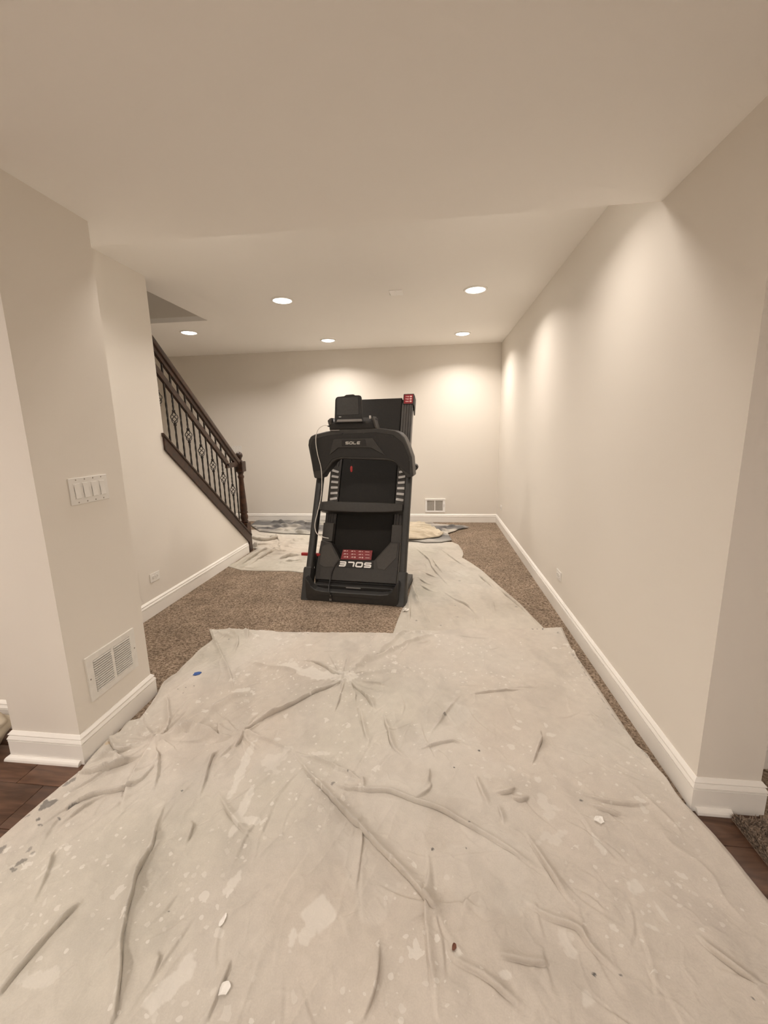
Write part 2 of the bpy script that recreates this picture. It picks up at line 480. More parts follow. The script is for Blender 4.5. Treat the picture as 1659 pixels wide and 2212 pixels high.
def switch_plate(loc, rz, gangs, label):
    t = wall_item('switch_plate', loc, rz)
    hw = (0.0457 * gangs + 0.0262) / 2
    MB().box(-hw, hw, -0.0065, 0, -0.0575, 0.0575).build('plate', PLATE, t, 0.0022)
    for g in range(gangs):
        cx = (g - (gangs - 1) / 2) * 0.0457
        fr = MB().box(cx - 0.0175, cx + 0.0175, -0.0075, -0.004, -0.034, 0.034).build('switch_frame', PLATE, t, 0.0006, 1)
        up = (g % 2 == 0)
        rk = MB()
        a, b = (-0.0088, -0.0115)
        rk.hexa([(cx - 0.0145, -0.0076, -0.031), (cx + 0.0145, -0.0076, -0.031), (cx + 0.0145, -0.0062, -0.031), (cx - 0.0145, -0.0062, -0.031),
                 (cx - 0.0145, -0.0076, 0.031), (cx + 0.0145, -0.0076, 0.031), (cx + 0.0145, -0.0062, 0.031), (cx - 0.0145, -0.0062, 0.031)])
        prof = [(-0.031, -0.0125), (0.0, -0.0082), (0.031, -0.0088), (0.031, -0.0070), (-0.031, -0.0070)]
        rk = MB().prism(prof, lambda p, q, w, cx=cx: (cx + w, q, p), -0.0145, 0.0145)
        rk.build('rocker', PLATE, fr, 0.0006, 1)
        for s in (-1, 1):
            MB().lathe([(0.0030, 0), (0.0030, 0.0010)], 10).build('screw', SCREW, t).matrix_local = Matrix.Translation((cx, -0.0063, s * 0.0485)) @ Matrix.Rotation(math.pi / 2, 4, 'X')
    return tag(t, label, 'light switch')
switch_plate((XPL, 1.673, 1.1755), RZ_L, 4, 'white four-gang rocker light switch plate on the left pillar')
switch_plate((-3.105, YF, 1.170), 0.0, 3, 'white three-gang light switch plate on the back wall behind the newel post')

def floor_vent_left():
    t = wall_item('return_air_vent', (XPL, 1.6545, 0.341), RZ_L)
    W, H, B = 0.1505, 0.105, 0.028
    fr = MB()
    y0, y1 = -0.008, 0.0
    fr.box(-W, W, y0, y1, H - B, H).box(-W, W, y0, y1, -H, -H + B).box(-W, -W + B + 0.008, y0, y1, -H + B, H - B).box(W - B - 0.008, W, y0, y1, -H + B, H - B)
    fr.box(-0.008, 0.008, y0, y1, -H + B, H - B)
    fr.build('frame', GRILLE, t)
    MB().box(-W + 0.01, W - 0.01, -0.0012, -0.0002, -H + 0.01, H - 0.01).build('backing', DARKHOLE, t)
    n = 14
    for sx in (-1, 1):
        xa, xb = (0.009, W - B - 0.009) if sx > 0 else (-W + B + 0.009, -0.009)
        for k in range(n):
            z = -H + B + (k + 0.5) * (2 * (H - B)) / n
            MB().hexa([(xa, -0.0105, z - 0.0028), (xb, -0.0105, z - 0.0028), (xb, -0.0030, z - 0.0004), (xa, -0.0030, z - 0.0004),
                       (xa, -0.0105, z + 0.0008), (xb, -0.0105, z + 0.0008), (xb, -0.0030, z + 0.0026), (xa, -0.0030, z + 0.0026)]).build('louver', GRILLE, t)
    for s in (-1, 1):
        MB().lathe([(0.0036, 0), (0.0036, 0.0012)], 10).build('screw', SCREW, t).matrix_local = Matrix.Translation((s * (W - 0.012), -0.0078, 0.0)) @ Matrix.Rotation(math.pi / 2, 4, 'X')
    tag(t, 'white louvered return air vent low on the left pillar', 'vent')
floor_vent_left()
def back_vent():
    t = wall_item('wall_register', (0.033, YF, 0.266), 0.0)
    W, H = 0.151, 0.101
    y0 = -0.010
    fr = MB().box(-W, W, y0, 0, H - 0.022, H).box(-W, W, y0, 0, -H, -H + 0.022).box(-W, -W + 0.024, y0, 0, -H + 0.022, H - 0.022).box(W - 0.036, W, y0, 0, -H + 0.022, H - 0.022)
    fr.box(-0.012, 0.000, y0, 0, -H + 0.022, H - 0.022)
    fr.box(-W - 0.003, W + 0.003, y0 - 0.008, 0, H - 0.004, H + 0.004)
    fr.build('frame', BRIGHT, t)
    MB().box(-W + 0.01, W - 0.01, -0.0015, -0.0003, -H + 0.01, H - 0.01).build('backing', DARKHOLE, t)
    for xa, xb in ((-W + 0.024, -0.012), (0.0, W - 0.036)):
        n = 11
        for k in range(n):
            x = xa + (k + 0.5) * (xb - xa) / n
            MB().box(x - 0.0034, x + 0.0034, -0.006, -0.002, -H + 0.022, H - 0.022).build('louver', MESHGREY, t)
    MB().box(W - 0.020, W - 0.016, -0.017, -0.008, -0.022, 0.024).build('lever', SCREW, t, 0.0008, 1)
    tag(t, 'white metal register vent low on the back wall', 'vent')
back_vent()

# ---------------------------------------------------------------- stair with balustrade
st = MB()
RISE = 0.19; RUN = RISE / 0.825
y = 4.50; z = 0.0
prof = [(4.50, -0.01)]
for k in range(12):
    z += RISE
    prof.append((y, z)); y -= RUN; prof.append((y, z))
prof.append((y, -0.01))
tag(MB().prism(prof, lambda a, b, c: (c, a, b), XSW + 0.001, XL - 0.172).build('staircase', CARPET), 'carpeted staircase behind the dark railing', None, None, 'structure')

XB = -2.285
bal = empty('stair_balustrade', (XB, 4.735, 0.0))
def bl(y, z, x=0.0): return (x, y - 4.735, z)
# skirt board with cap on the half wall
sk = [(3.231, 1.403), (4.640, cap_z(4.640)), (4.697, cap_z(4.640) - 0.035), (4.697, 0.008), (4.622, 0.008), (4.622, 0.13), (4.570, 0.176), (3.231, 1.403 - 0.112)]
MB().prism(sk, lambda a, b, c: (c - XB, a - 4.735, b), XL + 0.0005, XL + 0.018).build('skirt_board', DWOOD, bal, 0.004)
capp = [(3.225, cap_z(3.225) - 0.006), (4.690, cap_z(4.690) - 0.006), (4.690, cap_z(4.690) + 0.022), (3.225, cap_z(3.225) + 0.022)]
MB().prism(capp, lambda a, b, c: (c - XB, a - 4.735, b), XL - 0.175, XL + 0.026).build('cap_board', DWOOD, bal, 0.006)
# handrail: moulded section swept along the slope
def rail_z(y): return 2.18 - 0.812 * (y - 3.385)
def sweep_yz(mb, sec, y0, y1, zf):
    n = len(sec)
    vs = [bl(y0, zf(y0) + q, p) for p, q in sec] + [bl(y1, zf(y1) + q, p) for p, q in sec]
    fs = [tuple(range(n)), tuple(range(2 * n - 1, n - 1, -1))] + [(i, n + i, n + (i + 1) % n, (i + 1) % n) for i in range(n)]
    return mb.add(vs, fs)
sec = [(-0.014, -0.120), (0.014, -0.120), (0.016, -0.080), (0.031, -0.074), (0.033, -0.040), (0.028, -0.015), (0.014, 0.0), (-0.014, 0.0), (-0.028, -0.015), (-0.033, -0.040), (-0.031, -0.074), (-0.016, -0.080)]
sweep_yz(MB(), sec, 2.55, 4.70, rail_z).build('handrail', DWOOD, bal, 0.003)
def sub_z(y): return 1.977 - 0.812 * (y - 3.386)
ss = [(-0.014, -0.080), (0.014, -0.080), (0.014, -0.010), (-0.014, -0.010)]
srl = sweep_yz(MB(), ss, 2.55, 4.44, sub_z)
srl.box(-0.014, 0.014, 4.40 - 4.735, 4.70 - 4.735, sub_z(4.44) - 0.085, sub_z(4.44) - 0.030)
srl.build('lower_rail', DWOOD, bal, 0.003)
# newel post
nw = MB().box(-0.052, 0.052, -0.052, 0.052, 0.0, 0.345).build('newel_base', NEWELWOOD, bal, 0.004)
MB().lathe([(0.030, 0.345), (0.044, 0.350), (0.046, 0.365), (0.036, 0.380), (0.043, 0.392), (0.047, 0.415), (0.043, 0.440), (0.036, 0.455), (0.045, 0.468), (0.047, 0.480), (0.040, 0.492),
            (0.0435, 0.505), (0.043, 0.56), (0.028, 0.880), (0.037, 0.900), (0.038, 0.915), (0.028, 0.930), (0.034, 0.950), (0.041, 0.965), (0.030, 0.972)], 24).build('newel_shaft', NEWELWOOD, bal)
MB().box(-0.052, 0.052, -0.052, 0.052, 0.968, 1.090).build('newel_block', DWOOD, bal, 0.008)
MB().lathe([(0.030, 1.086), (0.034, 1.096), (0.022, 1.108), (0.026, 1.118)] + [(0.0405 * math.cos(a), 1.160 + 0.0405 * math.sin(a)) for a in [-0.85 + k * 0.22 for k in range(12)]], 24).build('newel_finial', DWOOD, bal)
# balusters: square iron bars with twists, every second with a basket
def baluster(y, basket):
    z0 = cap_z(y) + 0.015; z1 = rail_z(y) - 0.11
    bz = 1.559 - 0.812 * (y - 3.547)
    zs = []; tw = []
    n = 44
    r = 0.0088
    if not basket:
        for k in range(n + 1):
            f = k / n; zz = z0 + (z1 - z0) * f
            a = min(1, max(0, (f - 0.10) / 0.55))
            zs.append(zz); tw.append(a * math.pi * 3.0)
        b = MB().tube([bl(y, q) for q in zs], r, 4, True, None, tw, math.pi / 4).build('baluster', IRON, bal)
        return
    lo, hi = bz - 0.052, bz + 0.052
    m = MB()
    for (a0, a1, s0, s1) in ((z0, lo + 0.004, 0.25, 0.92), (hi - 0.004, z1, 0.05, 0.42)):
        zz = []; tt = []
        for k in range(25):
            f = k / 24
            zz.append(a0 + (a1 - a0) * f)
            tt.append(min(1, max(0, (f - s0) / (s1 - s0))) * math.pi * 1.5)
        m.tube([bl(y, q) for q in zz], r, 4, True, None, tt, math.pi / 4)
    b = m.build('baluster', IRON, bal)
    for s in (-1, 1):
        c = bz + s * 0.060
        MB().lathe([(0.009, c - 0.010), (0.0135, c - 0.006), (0.0135, c + 0.006), (0.009, c + 0.010)], 10, bl(y, 0)).build('knuckle', IRON, b)
    for k in range(4):
        pts = []
        for j in range(17):
            f = j / 16
            rad = 0.0045 + 0.0255 * math.sin(math.pi * f) ** 0.8
            a = k * math.pi / 2 + f * math.pi * 1.15
            pts.append(bl(y + rad * math.sin(a), lo + (hi - lo) * f, rad * math.cos(a)))
        MB().tube(pts, 0.0036, 6).build('basket_wire', IRON, b)
ys = [3.451 + 0.0962 * k for k in range(13)]
for k in range(-3, 13):
    baluster(3.451 + 0.0962 * k, k % 2 == 1)
tag(bal, 'dark wood stair railing with twisted iron balusters and turned newel post', 'stair railing')

# ---------------------------------------------------------------- treadmill, folded upright
TH = 0.4361
ST, CT = math.sin(TH), math.cos(TH)
tm = empty('treadmill', (-0.6766, 3.1908, CZ), -0.1036)
def L(x, t, d): return (x, 0.05 + t * ST - d * CT, t * CT + d * ST)
def lbox(mb, x0, x1, t0, t1, d0, d1):
    return mb.hexa([L(x0, t0, d0), L(x1, t0, d0), L(x1, t0, d1), L(x0, t0, d1), L(x0, t1, d0), L(x1, t1, d0), L(x1, t1, d1), L(x0, t1, d1)])
def part(name, m, mb, bevel=0.0, seg=2, parent=None):
    return mb.build(name, m, parent or tm, bevel, seg)
# base
arch = [(-0.40, 0.0), (0.40, 0.0), (0.40, 0.20), (0.372, 0.17), (0.350, 0.125), (0.315, 0.098), (0.25, 0.088), (-0.25, 0.088), (-0.315, 0.098), (-0.350, 0.125), (-0.372, 0.17), (-0.40, 0.20)]
cbm = part('base_crossbar', FRAMEM, MB().prism(arch, lambda a, b, c: (a, c, b), 0.005, 0.085), 0.006)
part('groove', CABLEB, MB().box(-0.30, 0.27, 0.0030, 0.0060, 0.052, 0.0555), parent=cbm)
part('front_roller_bar', BLACKP, MB().box(-0.35, 0.35, 0.085, 0.19, 0.04, 0.115), 0.008)
part('base_handle', GREYP, MB().box(-0.065, 0.065, 0.079, 0.086, 0.098, 0.108), 0.003)
for s in (-1, 1):
    sl = MB()
    pr_ = [(s * 0.378, -0.052), (s * 0.450, -0.052), (s * 0.456, -0.02), (s * 0.456, 0.03), (s * 0.445, 0.052), (s * 0.383, 0.052)]
    vs0 = []
    for tt in (0.0, 0.262):
        for (px, d) in pr_:
            q = L(px, tt, d)
            if tt == 0.0:
                q = (q[0], 0.052 - d * 1.05, 0.0)
            vs0.append(q)
    n = 6
    sl.add(vs0, [tuple(range(n - 1, -1, -1)), tuple(range(n, 2 * n))] + [(i, (i + 1) % n, n + (i + 1) % n, n + i) for i in range(n)])
    part('foot_sleeve', FRAMEM, sl, 0.006)
    up = MB()
    rr = [(0.0305 * math.copysign(abs(math.cos(a)) ** 0.6, math.cos(a)), 0.038 * math.copysign(abs(math.sin(a)) ** 0.6, math.sin(a))) for a in [k * math.pi / 10 for k in range(20)]]
    up.prism(rr, lambda a, b, c, s=s: L(s * 0.412 + a, c, b), 0.24, 1.20)
    u_ = part('upright', FRAMEM, up)
    for f in u_.data.polygons: f.use_smooth = True
    u_.data.set_sharp_from_angle(angle=math.radians(45))
    cov = [(0.06, 0.0), (0.10, 0.0), (0.135, 0.03), (0.155, 0.10), (0.16, 0.18), (0.15, 0.24), (0.135, 0.255), (0.115, 0.24), (0.08, 0.16), (0.06, 0.06)]
    part('side_cover', CHAR, MB().prism(cov, lambda a, b, c: (c, a, b), s * 0.385, s * 0.458), 0.010, 3)
    part('base_rail', FRAMEM, MB().box(s * 0.395 - 0.03, s * 0.395 + 0.03, 0.10, 0.62, 0.0, 0.065), 0.005)
    part('transport_wheel', BLACKP, MB().tube([(s * 0.34, 0.58, 0.035), (s * 0.364, 0.58, 0.035)], 0.034, 18))
# deck
part('deck_frame', BLACKP, lbox(MB(), -0.365, 0.365, 0.20, 1.955, -0.245, -0.172), 0.006)
part('running_belt', BELT, lbox(MB(), -0.272, 0.272, 0.24, 1.968, -0.235, -0.158), 0.008)
def rail_prof(s):
    p = [(s * 0.276, -0.20), (s * 0.276, -0.1485)]
    for k in range(4):
        xa = 0.279 + k * 0.024
        p += [(s * xa, -0.1460), (s * (xa + 0.017), -0.1460), (s * (xa + 0.0185), -0.1515), (s * (xa + 0.0225), -0.1515)]
    p += [(s * 0.374, -0.1475), (s * 0.379, -0.152), (s * 0.379, -0.228), (s * 0.366, -0.235), (s * 0.300, -0.235)]
    return p
for s in (-1, 1):
    rl = part('foot_rail', RAILG, MB().prism(rail_prof(s), lambda a, b, c: L(a, c, b), 0.50, 1.90))
    part('rail_side_strip', GREYP, lbox(MB(), s * 0.3785, s * 0.381, 0.50, 1.83, -0.205, -0.170), parent=rl)
    part('rail_panel', CHARL, lbox(MB(), s * 0.279, s * 0.376, 0.80, 1.255, -0.1465, -0.1440), 0.001, 1, rl)
    for k in range(6):
        t_ = 1.205 - k * 0.0545
        ang = math.radians([-17, -10, -5, 0, 4, 9][k]) * (1 if s < 0 else -1)
        cx = s * (0.327 - 0.002 * k)
        c_, s_ = math.cos(ang), math.sin(ang)
        rp = []
        for (ux, uy) in ((-1, -1), (1, -1), (1, 1), (-1, 1)):
            for a in ([math.atan2(uy, ux) + da for da in (-0.6, 0.0, 0.6)]):
                px = ux * 0.030 + 0.005 * math.cos(a); py = uy * 0.0065 + 0.005 * math.sin(a)
                rp.append((cx + px * c_ - py * s_, t_ + px * s_ + py * c_))
        part('grip_pad', SILVER, MB().prism(rp, lambda a, b, c: L(a, b, c), -0.1442, -0.1405), 0.0008, 1, rl)
    part('rail_cover', CHARL, lbox(MB(), s * 0.272, s * 0.372, 0.515, 0.69, -0.148, -0.095), 0.006)
    cp = [(s * 0.285, 1.885), (s * 0.388, 1.885), (s * 0.388, 2.0), (s * 0.285, 2.0)]
    cap = part('end_cap', BLACKP, MB().prism(cp, lambda a, b, c: L(a, b, c), -0.235, -0.1425), 0.005)
    part('cap_wing', BLACKP, MB().prism([(1.82, -0.235), (1.90, -0.155), (1.99, -0.155), (1.99, -0.250), (1.82, -0.250)], lambda a, b, c: L(c, a, b), s * 0.383, s * 0.393), 0.002, 1, cap)
    if True:
        lb = part('warning_label', RED, lbox(MB(), s * 0.3365 - 0.043, s * 0.3365 + 0.043, 1.895, 1.990, -0.1428, -0.1415), 0.0, 1, cap)
        pm = MB()
        for k in range(3):
            tt = 1.918 + k * 0.0255
            x0 = s * 0.3365
            pm.prism([(x0 + 0.022 + 0.0115 * math.cos(a), tt + 0.0085 * math.sin(a)) for a in [j * math.pi / 5 for j in range(10)]], lambda a, b, c: L(a, b, c), -0.1416, -0.1410)
            lbox(pm, x0 - 0.030, x0 + 0.004, tt - 0.001, tt + 0.004, -0.1416, -0.1410)
            lbox(pm, x0 - 0.022 + 0.006 * k, x0 + 0.004, tt - 0.006, tt - 0.003, -0.1416, -0.1410)
        part('label_print', PRINT, pm, parent=cap)
# motor hood, its face tipped up with the deck
HP = [(-0.372, 0.165), (0.358, 0.165), (0.366, 0.30), (0.367, 0.52), (0.283, 0.522), (0.150, 0.356), (-0.158, 0.352), (-0.255, 0.500), (-0.352, 0.515), (-0.372, 0.30)]
hood = part('motor_hood', CHAR, MB().prism(HP, lambda a, b, c: L(a, b, c), -0.150, -0.030), 0.007)
part('hood_wing', CHARL, MB().prism([(-0.345, 0.30), (-0.30, 0.275), (-0.190, 0.282), (-0.172, 0.352), (-0.262, 0.488), (-0.335, 0.46)], lambda a, b, c: L(a, b, c), -0.031, -0.026), 0.003, 1, hood)
part('hood_wing', CHARL, MB().prism([(0.190, 0.285), (0.250, 0.278), (0.345, 0.39), (0.350, 0.506), (0.290, 0.508), (0.172, 0.362)], lambda a, b, c: L(a, b, c), -0.031, -0.026), 0.003, 1, hood)
part('hood_seam', CABLEB, lbox(MB(), -0.330, -0.326, 0.170, 0.50, -0.0305, -0.0292), parent=hood)
pan = part('motor_pan', BLACKP, lbox(MB(), -0.35, 0.35, 0.075, 0.168, -0.16, -0.055), 0.006)
# red instruction label on the hood
lp = [(-0.150, 0.350), (0.126, 0.356), (0.131, 0.440), (-0.136, 0.438)]
red = part('instruction_label', RED, MB().prism(lp, lambda a, b, c: L(a, b, c), -0.032, -0.0235), 0.001, 1)
pm = MB(); random.seed(9)
for r_ in range(3):
    for c_ in range(4):
        x0 = -0.118 + c_ * 0.068 + (2 - r_) * 0.003
        tt = 0.370 + r_ * 0.026
        if c_ < 3:
            lbox(pm, x0 - 0.012, x0 + 0.010, tt, tt + 0.0035, -0.0236, -0.0230)
            lbox(pm, x0 - 0.006, x0 + 0.010, tt + 0.005, tt + 0.0085, -0.0236, -0.0230)
            if r_ == 0:
                pm.prism([(x0 + 0.023 + 0.0075 * math.cos(a), tt + 0.004 + 0.0068 * math.sin(a)) for a in [j * math.pi / 5 for j in range(10)]], lambda a, b, c: L(a, b, c), -0.0236, -0.0229)
            else:
                a0 = random.uniform(-0.8, 0.8)
                pm.prism([(x0 + 0.023 + 0.0075 * math.cos(a) * math.cos(a0) - 0.003 * math.sin(a) * math.sin(a0), tt + 0.004 + 0.0075 * math.cos(a) * math.sin(a0) + 0.003 * math.sin(a) * math.cos(a0)) for a in [j * math.pi / 4 for j in range(8)]], lambda a, b, c: L(a, b, c), -0.0236, -0.0229)
        else:
            lbox(pm, x0 - 0.020, x0 + 0.018, tt + 0.002, tt + 0.006, -0.0236, -0.0230)
part('label_print', PRINT, pm, parent=red)

# lettering: wide slanted block letters, strokes on a 1 x 1 cell
def strokes(ch):
    if ch == 'S': return [[(0.0, 0.08), (0.86, 0.08), (0.96, 0.18), (0.96, 0.42), (0.86, 0.50), (0.12, 0.50), (0.02, 0.58), (0.02, 0.84), (0.12, 0.92), (0.98, 0.92)]]
    if ch == 'O': return [[(0.14, 0.08), (0.86, 0.08), (0.96, 0.20), (0.96, 0.80), (0.86, 0.92), (0.14, 0.92), (0.04, 0.80), (0.04, 0.20), (0.14, 0.08)]]
    if ch == 'L': return [[(0.05, 1.0), (0.05, 0.20), (0.15, 0.08), (0.98, 0.08)]]
    if ch == 'E': return [[(0.98, 0.92), (0.15, 0.92), (0.05, 0.80), (0.05, 0.20), (0.15, 0.08), (0.98, 0.08)], [(0.08, 0.50), (0.92, 0.50)]]
def letter(mb, ch, x0, z0, w, h, th, fn, a, b, slant=0.18, flip=None):
    for pts in strokes(ch):
        P = [Vector((x0 + (px * w) + slant * h * py, z0 + py * h)) for px, py in pts]
        closed = (P[0] - P[-1]).length < 1e-6
        if closed: P = P[:-1]
        m = len(P)
        Lf, Rt = [], []
        for i in range(m):
            if closed:
                d0 = (P[i] - P[i - 1]).normalized(); d1 = (P[(i + 1) % m] - P[i]).normalized()
            else:
                d0 = (P[i] - P[i - 1]).normalized() if i > 0 else (P[1] - P[0]).normalized()
                d1 = (P[i + 1] - P[i]).normalized() if i < m - 1 else d0
            n0 = Vector((-d0.y, d0.x)); n1 = Vector((-d1.y, d1.x))
            nn = n0 + n1; nn = nn / max(nn.dot(n0), 0.3)
            Lf.append(P[i] + nn * th / 2); Rt.append(P[i] - nn * th / 2)
        rng = range(m) if closed else range(m - 1)
        for i in rng:
            j = (i + 1) % m
            quad = [Lf[i], Lf[j], Rt[j], Rt[i]]
            q2 = [flip(q) if flip else q for q in quad]
            mb.prism([(q.x, q.y) for q in q2], fn, a, b)
def word(x0, x1, z0, z1, th, fn, a, b, m, parent, flip=None):
    W = x1 - x0; gap = 0.06 * W; lw_ = (W - 3 * gap - 0.18 * (z1 - z0)) / 4
    for i, ch in enumerate('SOLE'):
        mb = MB()
        letter(mb, ch, x0 + i * (lw_ + gap), z0, lw_, z1 - z0, th, fn, a, b, 0.18, flip)
        part('letter', m, mb, parent=parent)
pl = part('logo_plate', BLACKP, MB().prism([(-0.180, 0.283), (0.152, 0.283), (0.146, 0.345), (-0.152, 0.345)], lambda a, b, c: L(a, b, c), -0.032, -0.0250), 0.001, 1)
cx0, ct0 = -0.0145, 0.3115
word(-0.160, 0.131, 0.291, 0.332, 0.0122, lambda a, b, c: L(a, b, c), -0.0252, -0.0238, WHITEP, pl, lambda q: Vector((2 * cx0 - q.x, 2 * ct0 - q.y)))
# cross brace between the uprights
br = [(-0.385, 0.850), (-0.30, 0.858), (0.20, 0.855), (0.382, 0.846), (0.384, 0.782), (0.25, 0.768), (0.0, 0.760), (-0.32, 0.766), (-0.385, 0.778)]
part('cross_brace', CHAR, MB().prism(br, lambda a, b, c: L(a, b, c), -0.06, 0.045), 0.010, 3)
part('tray_slot', GREYP, lbox(MB(), -0.13, 0.06, 0.8585, 0.8615, -0.02, 0.01), 0.001, 1)
# console shell (arch), front plate, display box, tablet rest
con = [(-0.432, 0.998), (-0.458, 1.14), (-0.488, 1.290), (-0.482, 1.335), (-0.462, 1.368), (-0.425, 1.384), (-0.316, 1.408), (-0.221, 1.424), (0.144, 1.428), (0.304, 1.404), (0.352, 1.382), (0.388, 1.345), (0.421, 1.273), (0.456, 1.176), (0.470, 1.015),
       (0.415, 1.000), (0.392, 1.03), (0.360, 1.067), (0.318, 1.122), (0.285, 1.142), (0.245, 1.150), (-0.170, 1.166), (-0.215, 1.160), (-0.255, 1.135), (-0.292, 1.085), (-0.345, 1.030), (-0.368, 0.990)]
shell = part('console_shell', CHAR, MB().prism(con, lambda a, b, c: (a, c + (b - 1.2) * 0.12, b), 0.425, 0.60), 0.012, 3)
fcp = [(-0.440, 1.06), (-0.462, 1.29), (-0.440, 1.345), (-0.300, 1.378), (0.140, 1.392), (0.292, 1.366), (0.375, 1.300), (0.430, 1.17), (0.440, 1.03), (0.345, 1.10), (0.305, 1.150), (0.25, 1.172), (-0.18, 1.186), (-0.262, 1.162), (-0.330, 1.07)]
part('console_face', BLACKP, MB().prism(fcp, lambda a, b, c: (a, c + (b - 1.2) * 0.12, b), 0.4205, 0.44), 0.003, 1)
fp = [(-0.242, 1.341), (0.113, 1.344), (0.226, 1.193), (0.095, 1.263), (-0.198, 1.265), (-0.281, 1.201)]
plate = part('console_plate', CHAR, MB().prism(fp, lambda a, b, c: (a, c + (b - 1.2) * 0.12, b), 0.411, 0.425), 0.003, 1)
lgp = part('logo_badge', BLACKP, MB().prism([(-0.165, 1.278), (0.06, 1.278), (0.048, 1.333), (-0.165, 1.333)], lambda a, b, c: (a, c + (b - 1.2) * 0.12, b), 0.409, 0.413), 0.001, 1)
word(-0.130, 0.004, 1.294, 1.316, 0.0060, lambda a, b, c: (a, c + (b - 1.2) * 0.12, b), 0.4075, 0.4095, GREYPRINT, lgp)
for (x, z) in ((-0.165, 1.385), (0.03, 1.385), (-0.39, 1.35), (-0.435, 1.26), (0.40, 1.25), (0.433, 1.15), (0.285, 1.355)):
    q = part('console_screw', CABLEB, MB().tube([(x, 0.414 + (z - 1.2) * 0.12, z), (x, 0.426 + (z - 1.2) * 0.12, z)], 0.0055, 10))
db = [(0.455, 1.425), (0.455, 1.475), (0.462, 1.492), (0.50, 1.520), (0.60, 1.512), (0.62, 1.41), (0.47, 1.41)]
box = part('display_box', BLACKP, MB().prism(db, lambda a, b, c: (c, a, b), -0.286, 0.128), 0.008)
part('box_bracket', CHARL, MB().prism([(0.102, 1.515), (0.118, 1.530), (0.150, 1.425), (0.132, 1.425)], lambda a, b, c: (a, c, b), 0.448, 0.56), 0.003, 1)
part('box_bracket', CHARL, MB().prism([(-0.298, 1.500), (-0.283, 1.515), (-0.262, 1.525), (-0.262, 1.47), (-0.286, 1.455)], lambda a, b, c: (a, c, b), 0.450, 0.56), 0.003, 1)
part('box_clip', SILVER, MB().box(0.080, 0.096, 0.452, 0.47, 1.508, 1.535), 0.003, 1)
part('label_strip', GREYP, MB().box(-0.275, -0.190, 0.442, 0.446, 1.411, 1.421))
ty = lambda z: 0.43 + (z - 1.50) * 0.22
tb = [(-0.226, 1.478), (0.034, 1.478), (0.028, 1.52), (0.010, 1.690), (0.002, 1.704), (-0.012, 1.709), (-0.048, 1.710), (-0.062, 1.719), (-0.128, 1.717), (-0.145, 1.706), (-0.205, 1.703), (-0.220, 1.694), (-0.226, 1.675)]
tr = part('tablet_rest', BLACKP, MB().prism(tb, lambda a, b, c: (a, c + ty(b), b), 0.0, 0.022), 0.004)
part('rest_panel', CHAR, MB().prism([(-0.205, 1.545), (-0.005, 1.545), (-0.018, 1.694), (-0.208, 1.690)], lambda a, b, c: (a, c + ty(b), b), -0.0035, 0.004), 0.002, 1, tr)
part('rest_ledge', GREYP, MB().prism([(-0.203, 1.486), (0.026, 1.486), (0.022, 1.507), (-0.196, 1.507)], lambda a, b, c: (a, c + ty(b), b), -0.012, 0.002), 0.002, 1, tr)
part('rest_stop', SILVER, MB().prism([(-0.185, 1.527), (-0.165, 1.527), (-0.165, 1.533), (-0.185, 1.533)], lambda a, b, c: (a, c + ty(b), b), -0.005, 0.002), parent=tr)
# handlebars towards the user side
for s in (-1, 1):
    hb = part('handlebar', FRAMEM, MB().tube([(s * 0.42, 0.54, 1.06), (s * 0.435, 0.62, 1.066), (s * 0.438, 0.70, 1.07)], 0.021, 12))
    part('hand_grip', CHARL, MB().tube([(s * 0.438, 0.66, 1.068), (s * 0.438, 0.735, 1.072), (s * 0.438, 0.748, 1.072)], 0.03, 14, True, [0.030, 0.030, 0.022]), parent=hb)
# safety key on its string
sk_ = part('safety_key', REDP, MB().prism([(-0.096, 1.055), (-0.084, 1.048), (-0.078, 1.060), (-0.076, 1.095), (-0.084, 1.106), (-0.094, 1.10), (-0.099, 1.08)], lambda a, b, c: (a, c, b), 0.425, 0.437), 0.002, 1)
part('key_string', CABLEB, MB().tube([(-0.086, 0.45, 1.166), (-0.085, 0.432, 1.14), (-0.087, 0.431, 1.10)], 0.0022, 6), parent=sk_)
# red foot pedal of the folding lock
part('foot_pedal', REDP, MB().box(-0.525, -0.345, 0.235, 0.265, 0.318, 0.344), 0.004)
part('pedal_arm', FRAMEM, MB().box(-0.40, -0.375, 0.225, 0.275, 0.06, 0.335), 0.003)
# black power cord resting on the hood, plug on the base bar
def smooth_pts(P, n=6):
    P = [Vector(p) for p in P]
    out = []
    for i in range(len(P) - 1):
        p0, p1, p2, p3 = P[max(i - 1, 0)], P[i], P[i + 1], P[min(i + 2, len(P) - 1)]
        for k in range(n):
            t = k / n
            out.append(0.5 * ((2 * p1) + (-p0 + p2) * t + (2 * p0 - 5 * p1 + 4 * p2 - p3) * t * t + (-p0 + 3 * p1 - 3 * p2 + p3) * t ** 3))
    out.append(P[-1])
    return out
pc = part('power_cord', CABLEB, MB().tube(smooth_pts([L(-0.150, 0.348, -0.022), L(-0.190, 0.30, -0.021), L(-0.215, 0.24, -0.021), L(-0.222, 0.18, -0.020), (-0.205, 0.055, 0.125), (-0.185, -0.004, 0.095), (-0.172, -0.008, 0.062)]), 0.0055, 8))
part('plug', CABLEB, MB().box(-0.181, -0.163, -0.016, -0.0005, 0.036, 0.066), 0.004, 2, pc)
for dx in (-0.0065, 0.0045):
    part('prong', SILVER, MB().box(-0.173 + dx - 0.001, -0.173 + dx + 0.001, -0.0125, -0.0065, 0.018, 0.037), parent=pc)
tag(tm, 'black folded treadmill standing upright on the carpet', 'treadmill')

